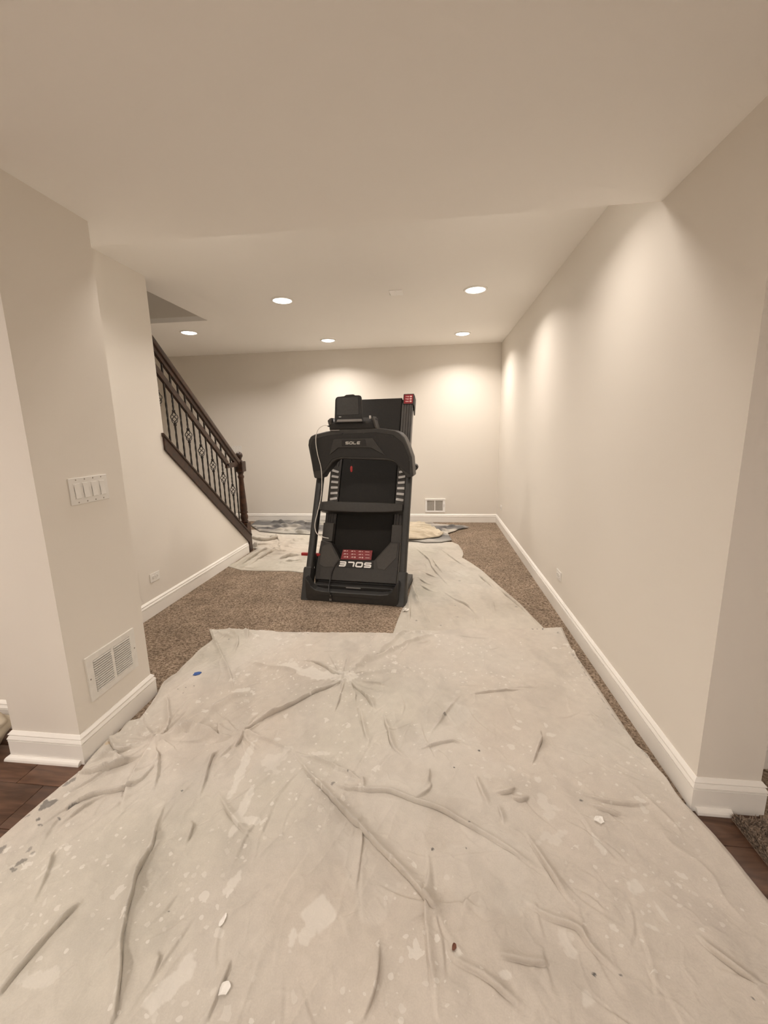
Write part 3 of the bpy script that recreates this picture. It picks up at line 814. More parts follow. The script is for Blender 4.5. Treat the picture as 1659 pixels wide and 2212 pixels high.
# white charging cord hanging from the console
Rz = Matrix.Translation((-0.6766, 3.1908, CZ)) @ Matrix.Rotation(-0.1036, 4, 'Z')
cc = [(-0.289, 0.46, 1.452), (-0.325, 0.44, 1.462), (-0.372, 0.425, 1.435), (-0.392, 0.405, 1.38), (-0.396, 0.398, 1.30), (-0.384, 0.40, 1.20), (-0.362, 0.405, 1.09), (-0.352, 0.385, 0.97), (-0.352, 0.355, 0.86), (-0.352, 0.31, 0.79), (-0.372, 0.29, 0.70), (-0.390, 0.262, 0.60), (-0.368, 0.24, 0.53), (-0.315, 0.235, 0.50), (-0.262, 0.25, 0.485)]
co = MB().tube(smooth_pts([Rz @ Vector(q) for q in cc]), 0.0034, 8).build('charging_cord', CABLEW)
MB().tube([Rz @ Vector((-0.283, 0.462, 1.450)), Rz @ Vector((-0.300, 0.455, 1.456))], 0.006, 8).build('connector', CABLEB, co)
tag(co, 'thin white charging cord hanging from the treadmill console', 'cord')

# ---------------------------------------------------------------- drop cloths
def vnoise(x, y, cell, seed):
    rng = np.random.RandomState(seed)
    G = rng.rand(256, 256)
    fx = x / cell + 500.3; fy = y / cell + 500.7
    ix = np.floor(fx).astype(int); iy = np.floor(fy).astype(int)
    tx = fx - ix; ty_ = fy - iy
    tx = tx * tx * (3 - 2 * tx); ty_ = ty_ * ty_ * (3 - 2 * ty_)
    a = G[ix % 256, iy % 256]; b = G[(ix + 1) % 256, iy % 256]; c = G[ix % 256, (iy + 1) % 256]; d = G[(ix + 1) % 256, (iy + 1) % 256]
    return (a * (1 - tx) + b * tx) * (1 - ty_) + (c * (1 - tx) + d * tx) * ty_
def fbm(x, y, cell, seed, octs=3):
    s = 0; w_ = 1; t_ = 0
    for k in range(octs):
        s = s + w_ * vnoise(x, y, cell / 2 ** k, seed + k); t_ += w_; w_ *= 0.5
    return s / t_
def resample(P, n, tt=None):
    P = np.array(P, float)
    d = np.r_[0, np.cumsum(np.hypot(*np.diff(P, axis=0).T))]
    t_ = np.linspace(0, d[-1], n) if tt is None else tt * d[-1]
    return np.c_[np.interp(t_, d, P[:, 0]), np.interp(t_, d, P[:, 1])]
def curve(P, n=8):
    return np.array([[v.x, v.y] for v in smooth_pts([(a, b, 0) for a, b in P], n)])
def coons(far, right, near, left, nu, nv, vs=None):
    vs = np.linspace(0, 1, nv) if vs is None else vs
    Fp, Np, Lp, Rp = resample(far, nu), resample(near, nu), resample(left, nv, vs), resample(right, nv, vs)
    u = np.linspace(0, 1, nu)[None, :, None]; v = vs[:, None, None]
    P = (1 - v) * Fp[None] + v * Np[None] + (1 - u) * Lp[:, None] + u * Rp[:, None]
    P -= (1 - u) * (1 - v) * Fp[0] + u * (1 - v) * Fp[-1] + (1 - u) * v * Np[0] + u * v * Np[-1]
    return P[..., 0], P[..., 1]
def fold(X, Y, H, pts, A, w1, w2=None, ends=(0.0, 0.0), disp=None, B=0.0):
    """a ridge along a polyline: w1 = half width on the left of travel, w2 on the right; ends = height left at each end"""
    if w2 is None: w2 = w1
    C = curve(pts, 6)
    wm = 3.2 * max(w1, w2)
    lo = C.min(0) - wm; hi = C.max(0) + wm
    idx = np.nonzero((X > lo[0]) & (X < hi[0]) & (Y > lo[1]) & (Y < hi[1]))
    if idx[0].size == 0: return
    x = X[idx]; y_ = Y[idx]
    best = np.full(x.shape, 1e9); sd = np.zeros(x.shape); ps = np.zeros(x.shape); nx_ = np.zeros(x.shape); ny_ = np.zeros(x.shape)
    seg = np.hypot(*np.diff(C, axis=0).T); cum = np.r_[0, np.cumsum(seg)]; T = cum[-1]
    for i in range(len(C) - 1):
        a = C[i]; b = C[i + 1]; d = b - a; l2 = max(d @ d, 1e-12)
        t_ = np.clip(((x - a[0]) * d[0] + (y_ - a[1]) * d[1]) / l2, 0, 1)
        ex = x - a[0] - t_ * d[0]; ey = y_ - a[1] - t_ * d[1]
        dist = np.hypot(ex, ey)
        m = dist < best
        best[m] = dist[m]; sd[m] = (d[0] * ey - d[1] * ex)[m]; ps[m] = ((cum[i] + t_ * seg[i]) / T)[m]
        nx_[m] = -d[1] / math.sqrt(l2); ny_[m] = d[0] / math.sqrt(l2)
    wv = np.where(sd > 0, w1, w2)
    env = np.minimum(1, np.minimum(ends[0] + (1 - ends[0]) * ps / 0.42, ends[1] + (1 - ends[1]) * (1 - ps) / 0.42))
    env = np.clip(env, 0, 1); env = env * env * (3 - 2 * env)
    wob = 0.55 + 0.9 * vnoise(x, y_, 0.06, 91)
    hgt = np.exp(-(best / wv) ** 2 * 1.3)
    if w1 != w2:
        ws = min(w1, w2); sharp = (sd > 0) if w1 < w2 else (sd <= 0)
        hgt = hgt - np.where(sharp, 0.34 * np.exp(-((best - 2.3 * ws) / (1.1 * ws)) ** 2), 0.0)
    H[idx] += A * env * wob * hgt
    if disp is not None and w1 != w2:
        sg = 1.0 if w1 < w2 else -1.0
        pr_d = B * env * wob * np.exp(-(best / max(w1, w2)) ** 2)
        disp[0][idx] += sg * nx_ * pr_d; disp[1][idx] += sg * ny_ * pr_d
def blob(X, Y, mask, c, rx, ry, val, ang=0.0, rag=0.5, seed=3):
    R_ = 2.2 * max(rx, ry) + 0.004
    idx = np.nonzero((np.abs(X - c[0]) < R_) & (np.abs(Y - c[1]) < R_))
    if idx[0].size == 0: return
    x = X[idx]; y_ = Y[idx]
    dx = x - c[0]; dy = y_ - c[1]
    ca, sa = math.cos(ang), math.sin(ang)
    p = (dx * ca + dy * sa) / rx; q = (-dx * sa + dy * ca) / ry
    r = np.sqrt(p * p + q * q) + rag * (fbm(x, y_, min(rx, ry) * 0.8 + 0.004, seed, 3) - 0.5) * 2.6
    m = np.clip((1.0 - r) / 0.15, 0, 1)
    mask[idx] = np.maximum(mask[idx], m * val)

def crease(X, Y, H, DX, DY, pts, A, w1, w2, en, k=1.0):
    wide = max(w1, w2)
    fold(X, Y, H, pts, A * 0.34, wide * 0.9, wide * 0.9, en)                            # soft swell of the cloth
    if w1 < 0.95 * w2: t1, t2 = 0.0048 * k, 0.0105 * k                       # the pinched crest, leaning over on its steep side
    elif w2 < 0.95 * w1: t1, t2 = 0.0105 * k, 0.0048 * k
    else: t1 = t2 = 0.0075 * k
    fold(X, Y, H, pts, A * 0.72 + 0.004, t1, t2, en, (DX, DY), (0.007 + 0.38 * A) * k)
def random_creases(X, Y, H, DX, DY, n, seed, box, ang, spread, ln, amp, k=1.0):
    rg = random.Random(seed)
    for _ in range(n):
        x0 = rg.uniform(box[0], box[1]); y0 = rg.uniform(box[2], box[3])
        a = ang + rg.gauss(0, spread); l = rg.uniform(*ln); b_ = a + rg.uniform(-0.5, 0.5)
        p1 = (x0 + 0.5 * l * math.cos(a), y0 + 0.5 * l * math.sin(a)); p2 = (p1[0] + 0.5 * l * math.cos(b_), p1[1] + 0.5 * l * math.sin(b_))
        A = rg.uniform(*amp); f = rg.random() < 0.5
        fold(X, Y, H, [(x0, y0), p1, p2], A, 0.0045 * k if f else 0.012 * k, 0.012 * k if f else 0.0045 * k, (0, 0), (DX, DY), 0.8 * A)
def radial_creases(X, Y, H, DX, DY, c, n, seed, rad, amp, k=1.0):
    rg = random.Random(seed)
    for i in range(n):
        a = 2 * math.pi * (i + rg.uniform(-0.35, 0.35)) / n; l = rg.uniform(*rad); b_ = a + rg.uniform(-0.35, 0.35)
        A = rg.uniform(*amp); f = rg.random() < 0.5
        p0 = (c[0] + 0.012 * math.cos(a), c[1] + 0.012 * math.sin(a)); p1 = (c[0] + 0.5 * l * math.cos(a), c[1] + 0.5 * l * math.sin(a))
        fold(X, Y, H, [p0, p1, (p1[0] + 0.5 * l * math.cos(b_), p1[1] + 0.5 * l * math.sin(b_))], A, 0.0045 * k if f else 0.014 * k, 0.014 * k if f else 0.0045 * k, (0.5, 0), (DX, DY), 0.6 * A)

def cloth_material(name, white, dark, spots=1.0):
    """tone (base colour, dirt, tints) and paint (white, dark, droplet gate) come from point attributes; droplets and weave from nodes"""
    m = bpy.data.materials.new(name)
    m.use_nodes = True
    nt = m.node_tree; N = nt.nodes; Lk = nt.links
    b = N['Principled BSDF']
    b.inputs['Roughness'].default_value = 0.85
    b.inputs['Specular IOR Level'].default_value = 0.12
    tc = N.new('ShaderNodeTexCoord')
    at = N.new('ShaderNodeVertexColor'); at.layer_name = 'paint'
    sp = N.new('ShaderNodeSeparateColor'); Lk.new(at.outputs['Color'], sp.inputs['Color'])
    tn = N.new('ShaderNodeVertexColor'); tn.layer_name = 'tone'
    def noise(scale, detail=2, dist=0.0):
        n = N.new('ShaderNodeTexNoise'); n.inputs['Scale'].default_value = scale; n.inputs['Detail'].default_value = detail; n.inputs['Distortion'].default_value = dist
        Lk.new(tc.outputs['Object'], n.inputs['Vector']); return n
    def mix(f, a, b_, mode='MIX'):
        x = N.new('ShaderNodeMix'); x.data_type = 'RGBA'; x.blend_type = mode
        if isinstance(f, float): x.inputs['Factor'].default_value = f
        else: Lk.new(f, x.inputs['Factor'])
        for key, val in (('A', a), ('B', b_)):
            if isinstance(val, tuple): x.inputs[key].default_value = val
            else: Lk.new(val, x.inputs[key])
        return x.outputs['Result']
    def mth(op, a, b_=None):
        x = N.new('ShaderNodeMath'); x.operation = op
        for i, val in enumerate((a, b_)):
            if val is None: continue
            if isinstance(val, (int, float)): x.inputs[i].default_value = val
            else: Lk.new(val, x.inputs[i])
        return x.outputs[0]
    n1 = noise(230.0, 1)
    fr = N.new('ShaderNodeMapRange'); fr.inputs['To Min'].default_value = 0.93; fr.inputs['To Max'].default_value = 1.07
    Lk.new(n1.outputs['Fac'], fr.inputs['Value'])
    c0 = mix(1.0, tn.outputs['Color'], fr.outputs['Result'], 'MULTIPLY')
    nz = noise(22.0, 3, 0.7)
    wm = sp.outputs[0]
    for k, (sc, thr, g0) in enumerate(((11.0, 0.15, 0.88), (34.0, 0.21, 1.02))):
        vo = N.new('ShaderNodeTexVoronoi'); vo.feature = 'F1'; vo.voronoi_dimensions = '2D'; vo.inputs['Scale'].default_value = sc
        wob = N.new('ShaderNodeVectorMath'); wob.operation = 'MULTIPLY_ADD'
        Lk.new(nz.outputs['Color'], wob.inputs[0]); wob.inputs[1].default_value = (0.9 / sc,) * 3
        Lk.new(tc.outputs['Object'], wob.inputs[2])
        Lk.new(wob.outputs[0], vo.inputs['Vector'])
        sc_ = N.new('ShaderNodeSeparateColor'); Lk.new(vo.outputs['Color'], sc_.inputs['Color'])
        size = mth('MULTIPLY', mth('SUBTRACT', sc_.outputs[0], 0.45), thr * 2.4)
        dr = mth('GREATER_THAN', size, vo.outputs['Distance'])
        gate = mth('GREATER_THAN', mth('ADD', sp.outputs[2], mth('MULTIPLY', sc_.outputs[1], 0.5)), g0)
        st_ = mth('ADD', 0.18, mth('MULTIPLY', sc_.outputs[2], 0.52))
        wm = mth('MAXIMUM', wm, mth('MULTIPLY', mth('MULTIPLY', dr, gate), mth('MULTIPLY', st_, spots)))
    c1 = mix(wm, c0, white)
    c2 = mix(sp.outputs[1], c1, dark)
    Lk.new(c2, b.inputs['Base Color'])
    bp = N.new('ShaderNodeBump'); bp.inputs['Strength'].default_value = 0.55; bp.inputs['Distance'].default_value = 0.006
    Lk.new(nz.outputs['Fac'], bp.inputs['Height']); Lk.new(bp.outputs['Normal'], b.inputs['Normal'])
    return m
def tone_map(X, Y, c1, c2, seed, tint=0.35):
    a = np.clip((fbm(X, Y, 0.45, seed, 4) - 0.35) / 0.3, 0, 1)[..., None]
    T = np.array(c1) * (1 - a) + np.array(c2) * a
    g = np.clip((fbm(X, Y, 0.75, seed + 10, 4) - 0.5) / 0.16, -1, 1)[..., None] * tint
    T = T * (1 + np.where(g > 0, g * np.array((0.03, -0.03, -0.07)), -g * np.array((-0.035, -0.005, -0.05))))
    sm = np.clip((fbm(X + 0.25 * Y, Y * 0.6, 0.12, seed + 20, 5) - 0.52) / 0.16, 0, 1)[..., None]
    T = T * (1 - sm * np.array((0.085, 0.085, 0.085)))
    fn = (fbm(X, Y, 0.03, seed + 30, 2)[..., None] - 0.5) * 0.10
    return T * (1 + fn)
def gate_map(X, Y, seed):
    return np.clip((fbm(X, Y, 0.30, seed, 3) - 0.32) / 0.36, 0, 1)

CLOTH = cloth_material('painted_canvas', (0.73, 0.705, 0.655, 1), (0.13, 0.125, 0.12, 1))
CLOTH2 = cloth_material('painted_canvas_plain', (0.62, 0.60, 0.56, 1), (0.16, 0.155, 0.15, 1), 0.4)
CLOTH3 = cloth_material('grey_stained_canvas', (0.60, 0.58, 0.54, 1), (0.105, 0.105, 0.11, 1), 0.2)
C_A, C_B = (0.548, 0.512, 0.460), (0.585, 0.550, 0.500)

def cloth_object(name, X, Y, H, masks, tone, m, base_z):
    nv, nu = X.shape
    Z = base_z + H
    V = np.stack([X, Y, Z], -1).reshape(-1, 3)
    idx = np.arange(nv * nu).reshape(nv, nu)
    Fq = np.stack([idx[:-1, :-1], idx[1:, :-1], idx[1:, 1:], idx[:-1, 1:]], -1).reshape(-1, 4)
    # hem: the border turned down to the floor
    ring = np.r_[idx[0, :], idx[1:, -1], idx[-1, -2::-1], idx[-2:0:-1, 0]]
    nb = len(ring)
    low = V[ring].copy(); low[:, 2] = base_z - 0.0035
    li = np.arange(nb) + nv * nu
    V = np.r_[V, low]
    nx = np.roll(np.arange(nb), -1)
    Fh = np.stack([ring, ring[nx], li[nx], li], -1)
    Fa = np.r_[Fq, Fh]
    me = bpy.data.meshes.new(name)
    me.vertices.add(len(V)); me.vertices.foreach_set('co', V.ravel())
    me.loops.add(Fa.size); me.loops.foreach_set('vertex_index', Fa.ravel().astype(np.int32))
    me.polygons.add(len(Fa))
    me.polygons.foreach_set('loop_start', np.arange(0, Fa.size, 4, dtype=np.int32))
    me.polygons.foreach_set('use_smooth', np.ones(len(Fa), bool))
    me.update(calc_edges=True)
    ca = me.color_attributes.new('paint', 'FLOAT_COLOR', 'POINT')
    colr = np.zeros((len(V), 4), np.float32); colr[:, 3] = 1
    for k in range(3):
        colr[:nv * nu, k] = masks[k].ravel(); colr[nv * nu:, k] = masks[k].ravel()[ring]
    ca.data.foreach_set('color', colr.ravel())
    ta = me.color_attributes.new('tone', 'FLOAT_COLOR', 'POINT')
    tf = tone.reshape(-1, 3)
    tcol = np.ones((len(V), 4), np.float32); tcol[:nv * nu, :3] = tf; tcol[nv * nu:, :3] = tf[ring]
    ta.data.foreach_set('color', tcol.ravel())
    me.materials.append(m)
    o = bpy.data.objects.new(name, me)
    COL.objects.link(o)
    return o
def edge_fade(nu, nv, n=6):
    u = np.minimum(np.arange(nu), np.arange(nu)[::-1]); v = np.minimum(np.arange(nv), np.arange(nv)[::-1])
    return np.clip(np.minimum(u[None, :], v[:, None]) / n, 0, 1)

# --- the big front cloth
NU, NV = 720, 840
far = [(-1.612,2.636),(-1.547,2.634),(-1.452,2.655),(-1.344,2.649),(-1.239,2.650),(-1.097,2.640),(-0.761,2.645),(-0.498,2.659),(-0.271,2.663),(-0.194,2.710),(-0.097,2.745),(0.017,2.740),(0.212,2.776),(0.472,2.803),(0.698,2.827),(0.906,2.850)]
right = [(0.906,2.850),(0.894,2.727),(0.881,2.550),(0.884,2.373),(0.890,2.098),(0.894,1.882),(0.892,1.694),(0.913,1.585),(0.927,1.509),(0.934,1.436),(0.946,1.394),(0.963,1.320),(0.974,1.246),(0.981,1.174),(0.988,1.112)] + [(1.05, 0.80), (1.06, 0.1), (1.02, -1.5)]
left = [(-1.612,2.636),(-1.503,2.487),(-1.514,2.321),(-1.506,2.164),(-1.503,2.051),(-1.516,1.955),(-1.479,1.835),(-1.452,1.684),(-1.500,1.656),(-1.485,1.593),(-1.508,1.542),(-1.492,1.420),(-1.480,1.363),(-1.495,1.277),(-1.505,1.205),(-1.513,1.120),(-1.517,1.056)] + [(-1.56, 0.72), (-1.60, 0.1), (-1.58, -1.5)]
near = [(-1.58, -1.5), (-0.3, -1.46), (1.02, -1.5)]
X, Y = coons(far, right, near, left, NU, NV, np.r_[np.linspace(0, 0.56, NV - 70), np.linspace(0.56, 1, 71)[1:]])
rgh = fbm(X, Y, 0.5, 11, 3)
H = 0.010 + 0.022 * (fbm(X, Y, 0.34, 11, 3) - 0.40).clip(0) + 0.006 * (rgh - 0.35).clip(0) + 0.0022 * (fbm(X, Y, 0.09, 21, 3) - 0.5)
# streaky shallow creases in the lower left running away from the viewer
H += 0.0024 * (fbm(X * 4 + Y * 1.1, Y * 0.6 - X * 0.3, 0.25, 31, 2) - 0.5) * np.clip((0.3 - X) / 0.8, 0.35, 1)
H = np.maximum(H, 0.003)
def ridged(x, y, cell, seed, p=7):
    n_ = fbm(x + 0.10 * vnoise(x, y, 0.2, seed + 7), y + 0.10 * vnoise(x, y, 0.2, seed + 8), cell, seed, 3)
    return (1 - np.abs(2 * n_ - 1)) ** p
cal = np.clip((fbm(X, Y, 0.6, 77, 2) - 0.42) / 0.2, 0, 1)
H += 0.0050 * ridged(X * 1.5 + 0.5 * Y, Y * 0.8, 0.30, 401, 14) * cal
H += 0.0050 * ridged(X * 2.4 - 1.1 * Y, Y * 0.55 + 0.2 * X, 0.26, 421, 12) * np.clip((0.2 - X) / 0.7, 0, 1)
H += 0.0020 * ridged(X * 1.6, Y * 1.6, 0.16, 441, 14) * (1 - cal)
FOLDS = [
 # (points, height, width left of travel, width right of travel, end heights)
 ([(-0.504,2.113),(-0.352,2.312),(-0.242,2.549),(-0.183,2.697)], 0.026, 0.035, 0.050, (0.3, 0.6)),
 ([(-0.491,2.114),(-0.338,2.313),(-0.156,2.507),(0.081,2.717)], 0.022, 0.020, 0.045, (0.3, 0.2)),
 ([(-0.508,2.104),(-0.684,2.243),(-0.853,2.260)], 0.015, 0.012, 0.030, (0.4, 0)),
 ([(-0.648,2.110),(-0.955,2.150),(-1.191,2.259)], 0.018, 0.05, 0.03, (0.1, 0)),
 ([(-0.508,2.068),(-0.621,1.958),(-0.706,1.865),(-0.832,1.726),(-0.883,1.632)], 0.030, 0.028, 0.060, (0.3, 0.5)),
 ([(-0.466,2.126),(-0.105,2.232)], 0.009, 0.015, 0.03, (0.3, 0)),
 ([(-0.427,2.088),(-0.213,2.047)], 0.007, 0.02, 0.02, (0.3, 0)),
 ([(-0.493,2.061),(-0.493,1.899),(-0.488,1.784)], 0.010, 0.012, 0.03, (0.4, 0)),
 ([(-0.459,2.064),(-0.392,1.870)], 0.010, 0.012, 0.02, (0.4, 0)),
 ([(-0.447,2.056),(-0.332,1.932),(-0.279,1.827)], 0.020, 0.02, 0.014, (0.4, 0)),
 ([(-0.369,1.862),(-0.323,1.740),(-0.275,1.585)], 0.010, 0.018, 0.014, (0, 0)),
 ([(-0.250,1.840),(-0.199,1.710),(-0.158,1.585),(-0.090,1.532)], 0.016, 0.022, 0.014, (0, 0)),
 ([(-0.501,2.123),(-0.507,2.247),(-0.516,2.380)], 0.008, 0.012, 0.02, (0.4, 0)),
 ([(-0.874,1.597),(-0.973,1.585),(-1.077,1.587),(-1.143,1.609),(-1.187,1.565),(-1.254,1.539),(-1.323,1.565)], 0.030, 0.022, 0.016, (0.3, 0.2)),
 ([(-0.973,1.585),(-1.021,1.693),(-1.018,1.744)], 0.014, 0.012, 0.03, (0.3, 0)),
 ([(-0.871,1.592),(-0.879,1.518)], 0.020, 0.016, 0.02, (0.5, 0)),
 ([(-0.935,1.529),(-0.958,1.463),(-0.923,1.354),(-0.892,1.260)], 0.024, 0.020, 0.034, (0.2, 0)),
 ([(-0.616,1.537),(-0.740,1.581),(-0.875,1.615)], 0.014, 0.03, 0.03, (0.3, 0.3)),
 ([(-0.605,1.530),(-0.509,1.433),(-0.389,1.334),(-0.270,1.230),(-0.159,1.140),(-0.078,1.074),(-0.016,1.014),(0.005,0.988)], 0.028, 0.030, 0.013, (0.2, 0.6)),
 ([(-0.586,1.521),(-0.499,1.493),(-0.372,1.449),(-0.278,1.407)], 0.020, 0.02, 0.02, (0.3, 0.1)),
 ([(-0.454,1.404),(-0.361,1.373),(-0.259,1.367),(-0.165,1.374),(-0.073,1.340),(0.031,1.315),(0.125,1.265),(0.200,1.224),(0.282,1.169),(0.380,1.100)], 0.022, 0.034, 0.011, (0.2, 0.1)),
 ([(-0.265,1.360),(-0.282,1.432)], 0.010, 0.012, 0.012, (0, 0)),
 ([(-0.073,1.342),(-0.016,1.397),(-0.011,1.435)], 0.013, 0.018, 0.012, (0.3, 0)),
 ([(0.317,1.270),(0.352,1.183),(0.374,1.127),(0.406,1.051),(0.439,1.022)], 0.018, 0.026, 0.014, (0, 0)),
 ([(0.258,1.046),(0.327,1.000),(0.403,0.980),(0.432,0.931),(0.472,0.890),(0.500,0.865)], 0.018, 0.028, 0.016, (0, 0)),
 ([(-0.013,1.175),(-0.009,1.021),(-0.011,0.960),(0.002,0.870),(0.015,0.759)], 0.010, 0.016, 0.010, (0, 0.3)),
 ([(0.043,0.886),(0.081,0.866),(0.139,0.846),(0.201,0.808),(0.235,0.785)], 0.018, 0.030, 0.014, (0.2, 0)),
 ([(0.157,0.899),(0.241,0.893),(0.327,0.887)], 0.012, 0.030, 0.022, (0, 0)),
 ([(-1.013,1.247),(-0.986,1.133),(-0.955,1.061),(-0.947,0.977),(-0.914,0.904),(-0.875,0.831),(-0.835,0.768),(-0.766,0.668)], 0.032, 0.016, 0.040, (0.1, 0.6)),
 ([(-1.038,0.919),(-1.064,0.864),(-1.079,0.789),(-1.083,0.732),(-1.085,0.680)], 0.022, 0.020, 0.034, (0, 0.6)),
 ([(-1.272,1.454),(-1.312,1.406),(-1.367,1.369),(-1.462,1.340)], 0.034, 0.016, 0.038, (0.2, 0.3)),
 ([(-1.210,1.481),(-1.178,1.370),(-1.221,1.290),(-1.356,1.215),(-1.429,1.051)], 0.018, 0.016, 0.026, (0.1, 0)),
 ([(-1.246,1.272),(-1.317,1.193),(-1.340,1.098)], 0.010, 0.016, 0.022, (0, 0)),
 ([(-1.273,1.070),(-1.271,1.011),(-1.228,0.937),(-1.184,0.861)], 0.012, 0.018, 0.026, (0, 0)),
 ([(-0.263,1.286),(-0.244,1.132),(-0.232,0.961)], 0.006, 0.010, 0.014, (0, 0)),
 ([(-0.142,0.896),(-0.152,0.792),(-0.166,0.736)], 0.012, 0.014, 0.022, (0, 0.4)),
 ([(-0.534,0.817),(-0.539,0.743),(-0.538,0.692)], 0.014, 0.014, 0.022, (0, 0.4)),
 ([(-0.739,0.808),(-0.725,0.742)], 0.008, 0.012, 0.02, (0, 0)),
 ([(-0.874,1.189),(-0.839,1.088)], 0.009, 0.012, 0.016, (0, 0)),
 ([(-0.855,1.321),(-0.687,1.189),(-0.584,1.130)], 0.010, 0.018, 0.014, (0, 0)),
 ([(0.503,1.790),(0.462,1.686),(0.406,1.556)], 0.020, 0.018, 0.034, (0, 0.1)),
 ([(-0.079,1.592),(0.016,1.645),(0.097,1.670),(0.170,1.637)], 0.014, 0.025, 0.022, (0, 0)),
 ([(0.228,1.412),(0.288,1.422),(0.332,1.446)], 0.012, 0.02, 0.014, (0, 0)),
 ([(0.294,1.406),(0.328,1.389),(0.373,1.405)], 0.010, 0.02, 0.012, (0, 0)),
 ([(0.552,1.393),(0.619,1.370),(0.698,1.341)], 0.012, 0.025, 0.018, (0, 0)),
 ([(0.520,1.445),(0.611,1.414),(0.737,1.405),(0.835,1.426)], 0.012, 0.03, 0.02, (0, 0)),
 ([(0.175,1.494),(0.200,1.395),(0.213,1.338)], 0.011, 0.018, 0.012, (0, 0)),
 ([(0.243,1.361),(0.257,1.309),(0.248,1.272)], 0.008, 0.014, 0.012, (0, 0)),
 ([(-0.014,1.516),(-0.020,1.423),(-0.066,1.371)], 0.009, 0.014, 0.014, (0, 0)),
 ([(0.161,2.034),(0.070,1.859),(-0.030,1.661)], 0.010, 0.03, 0.03, (0, 0)),
 ([(0.159,1.994),(0.308,2.047),(0.510,2.097)], 0.009, 0.035, 0.03, (0, 0)),
 ([(0.718,1.001),(0.761,0.949),(0.823,0.895)], 0.012, 0.03, 0.02, (0, 0.3)),
 ([(0.082,0.975),(0.119,1.015),(0.149,1.047)], 0.008, 0.012, 0.014, (0, 0)),
 ([(0.873,2.625),(0.861,2.402),(0.861,2.275)], 0.010, 0.010, 0.016, (0.3, 0.3)),
 ([(0.865,1.933),(0.867,1.724),(0.895,1.583),(0.915,1.487),(0.938,1.409),(0.954,1.355)], 0.012, 0.014, 0.018, (0, 0)),
 ([(-1.480,2.457),(-1.219,2.128),(-1.062,1.915)], 0.014, 0.014, 0.026, (0.5, 0)),
 ([(-1.452,1.893),(-1.291,1.668),(-1.253,1.556)], 0.018, 0.014, 0.022, (0, 0.4)),
 ([(-0.917,1.956),(-1.044,1.850),(-1.098,1.716),(-1.127,1.598)], 0.026, 0.050, 0.030, (0, 0.4)),
 ([(-1.180,1.830),(-1.204,1.693),(-1.233,1.610)], 0.013, 0.03, 0.02, (0, 0.4)),
 ([(-1.518,2.580),(-1.371,2.491),(-1.262,2.546),(-1.102,2.481)], 0.016, 0.02, 0.026, (0.4, 0)),
 ([(-1.462,2.640),(-1.332,2.494),(-1.256,2.291)], 0.014, 0.014, 0.02, (0.4, 0)),
 ([(-1.344,2.649),(-1.258,2.500)], 0.012, 0.012, 0.014, (0.4, 0)),
 ([(-1.502,2.474),(-1.505,2.316),(-1.491,2.038),(-1.499,1.939),(-1.456,1.814),(-1.433,1.672)], 0.013, 0.016, 0.016, (0.5, 0.5)),
 ([(-1.462,1.573),(-1.393,1.601),(-1.291,1.559)], 0.020, 0.02, 0.024, (0.5, 0.3)),
 ([(-1.488,1.541),(-1.387,1.478),(-1.332,1.520)], 0.022, 0.035, 0.03, (0.5, 0.3)),
 ([(-1.474,1.417),(-1.402,1.437),(-1.311,1.419)], 0.020, 0.02, 0.02, (0.5, 0.2)),
 ([(-0.173,2.644),(-0.111,2.689),(0.001,2.645)], 0.008, 0.01, 0.012, (0.3, 0)),
 ([(-0.678,2.578),(-0.527,2.466),(-0.407,2.487)], 0.006, 0.02, 0.03, (0, 0)),
]
DX = np.zeros_like(X); DY = np.zeros_like(X)
for pts, A, w1, w2, en in FOLDS:
    crease(X, Y, H, DX, DY, pts, A, w1, w2, en, 0.9)
K1, K2, K3, K4 = [(-0.502,2.104),(-0.878,1.603),(-1.269,1.543),(0.004,0.989)]
radial_creases(X, Y, H, DX, DY, K1, 17, 21, (0.10, 0.34), (0.003, 0.008))
radial_creases(X, Y, H, DX, DY, K2, 13, 22, (0.08, 0.28), (0.003, 0.008))
radial_creases(X, Y, H, DX, DY, K3, 18, 23, (0.10, 0.42), (0.004, 0.011))
radial_creases(X, Y, H, DX, DY, K4, 8, 24, (0.06, 0.20), (0.002, 0.005))
random_creases(X, Y, H, DX, DY, 46, 31, (-1.5, -0.5, 0.7, 1.5), -1.95, 0.35, (0.12, 0.40), (0.0015, 0.0045))
random_creases(X, Y, H, DX, DY, 40, 32, (-0.5, 0.6, 0.7, 2.0), -1.3, 0.45, (0.10, 0.35), (0.0012, 0.0038))
random_creases(X, Y, H, DX, DY, 34, 33, (0.0, 0.9, 0.8, 2.2), -0.7, 0.5, (0.10, 0.30), (0.0012, 0.0035))
random_creases(X, Y, H, DX, DY, 40, 34, (-1.4, 0.8, 1.6, 2.75), 0.2, 0.9, (0.10, 0.30), (0.0012, 0.004))
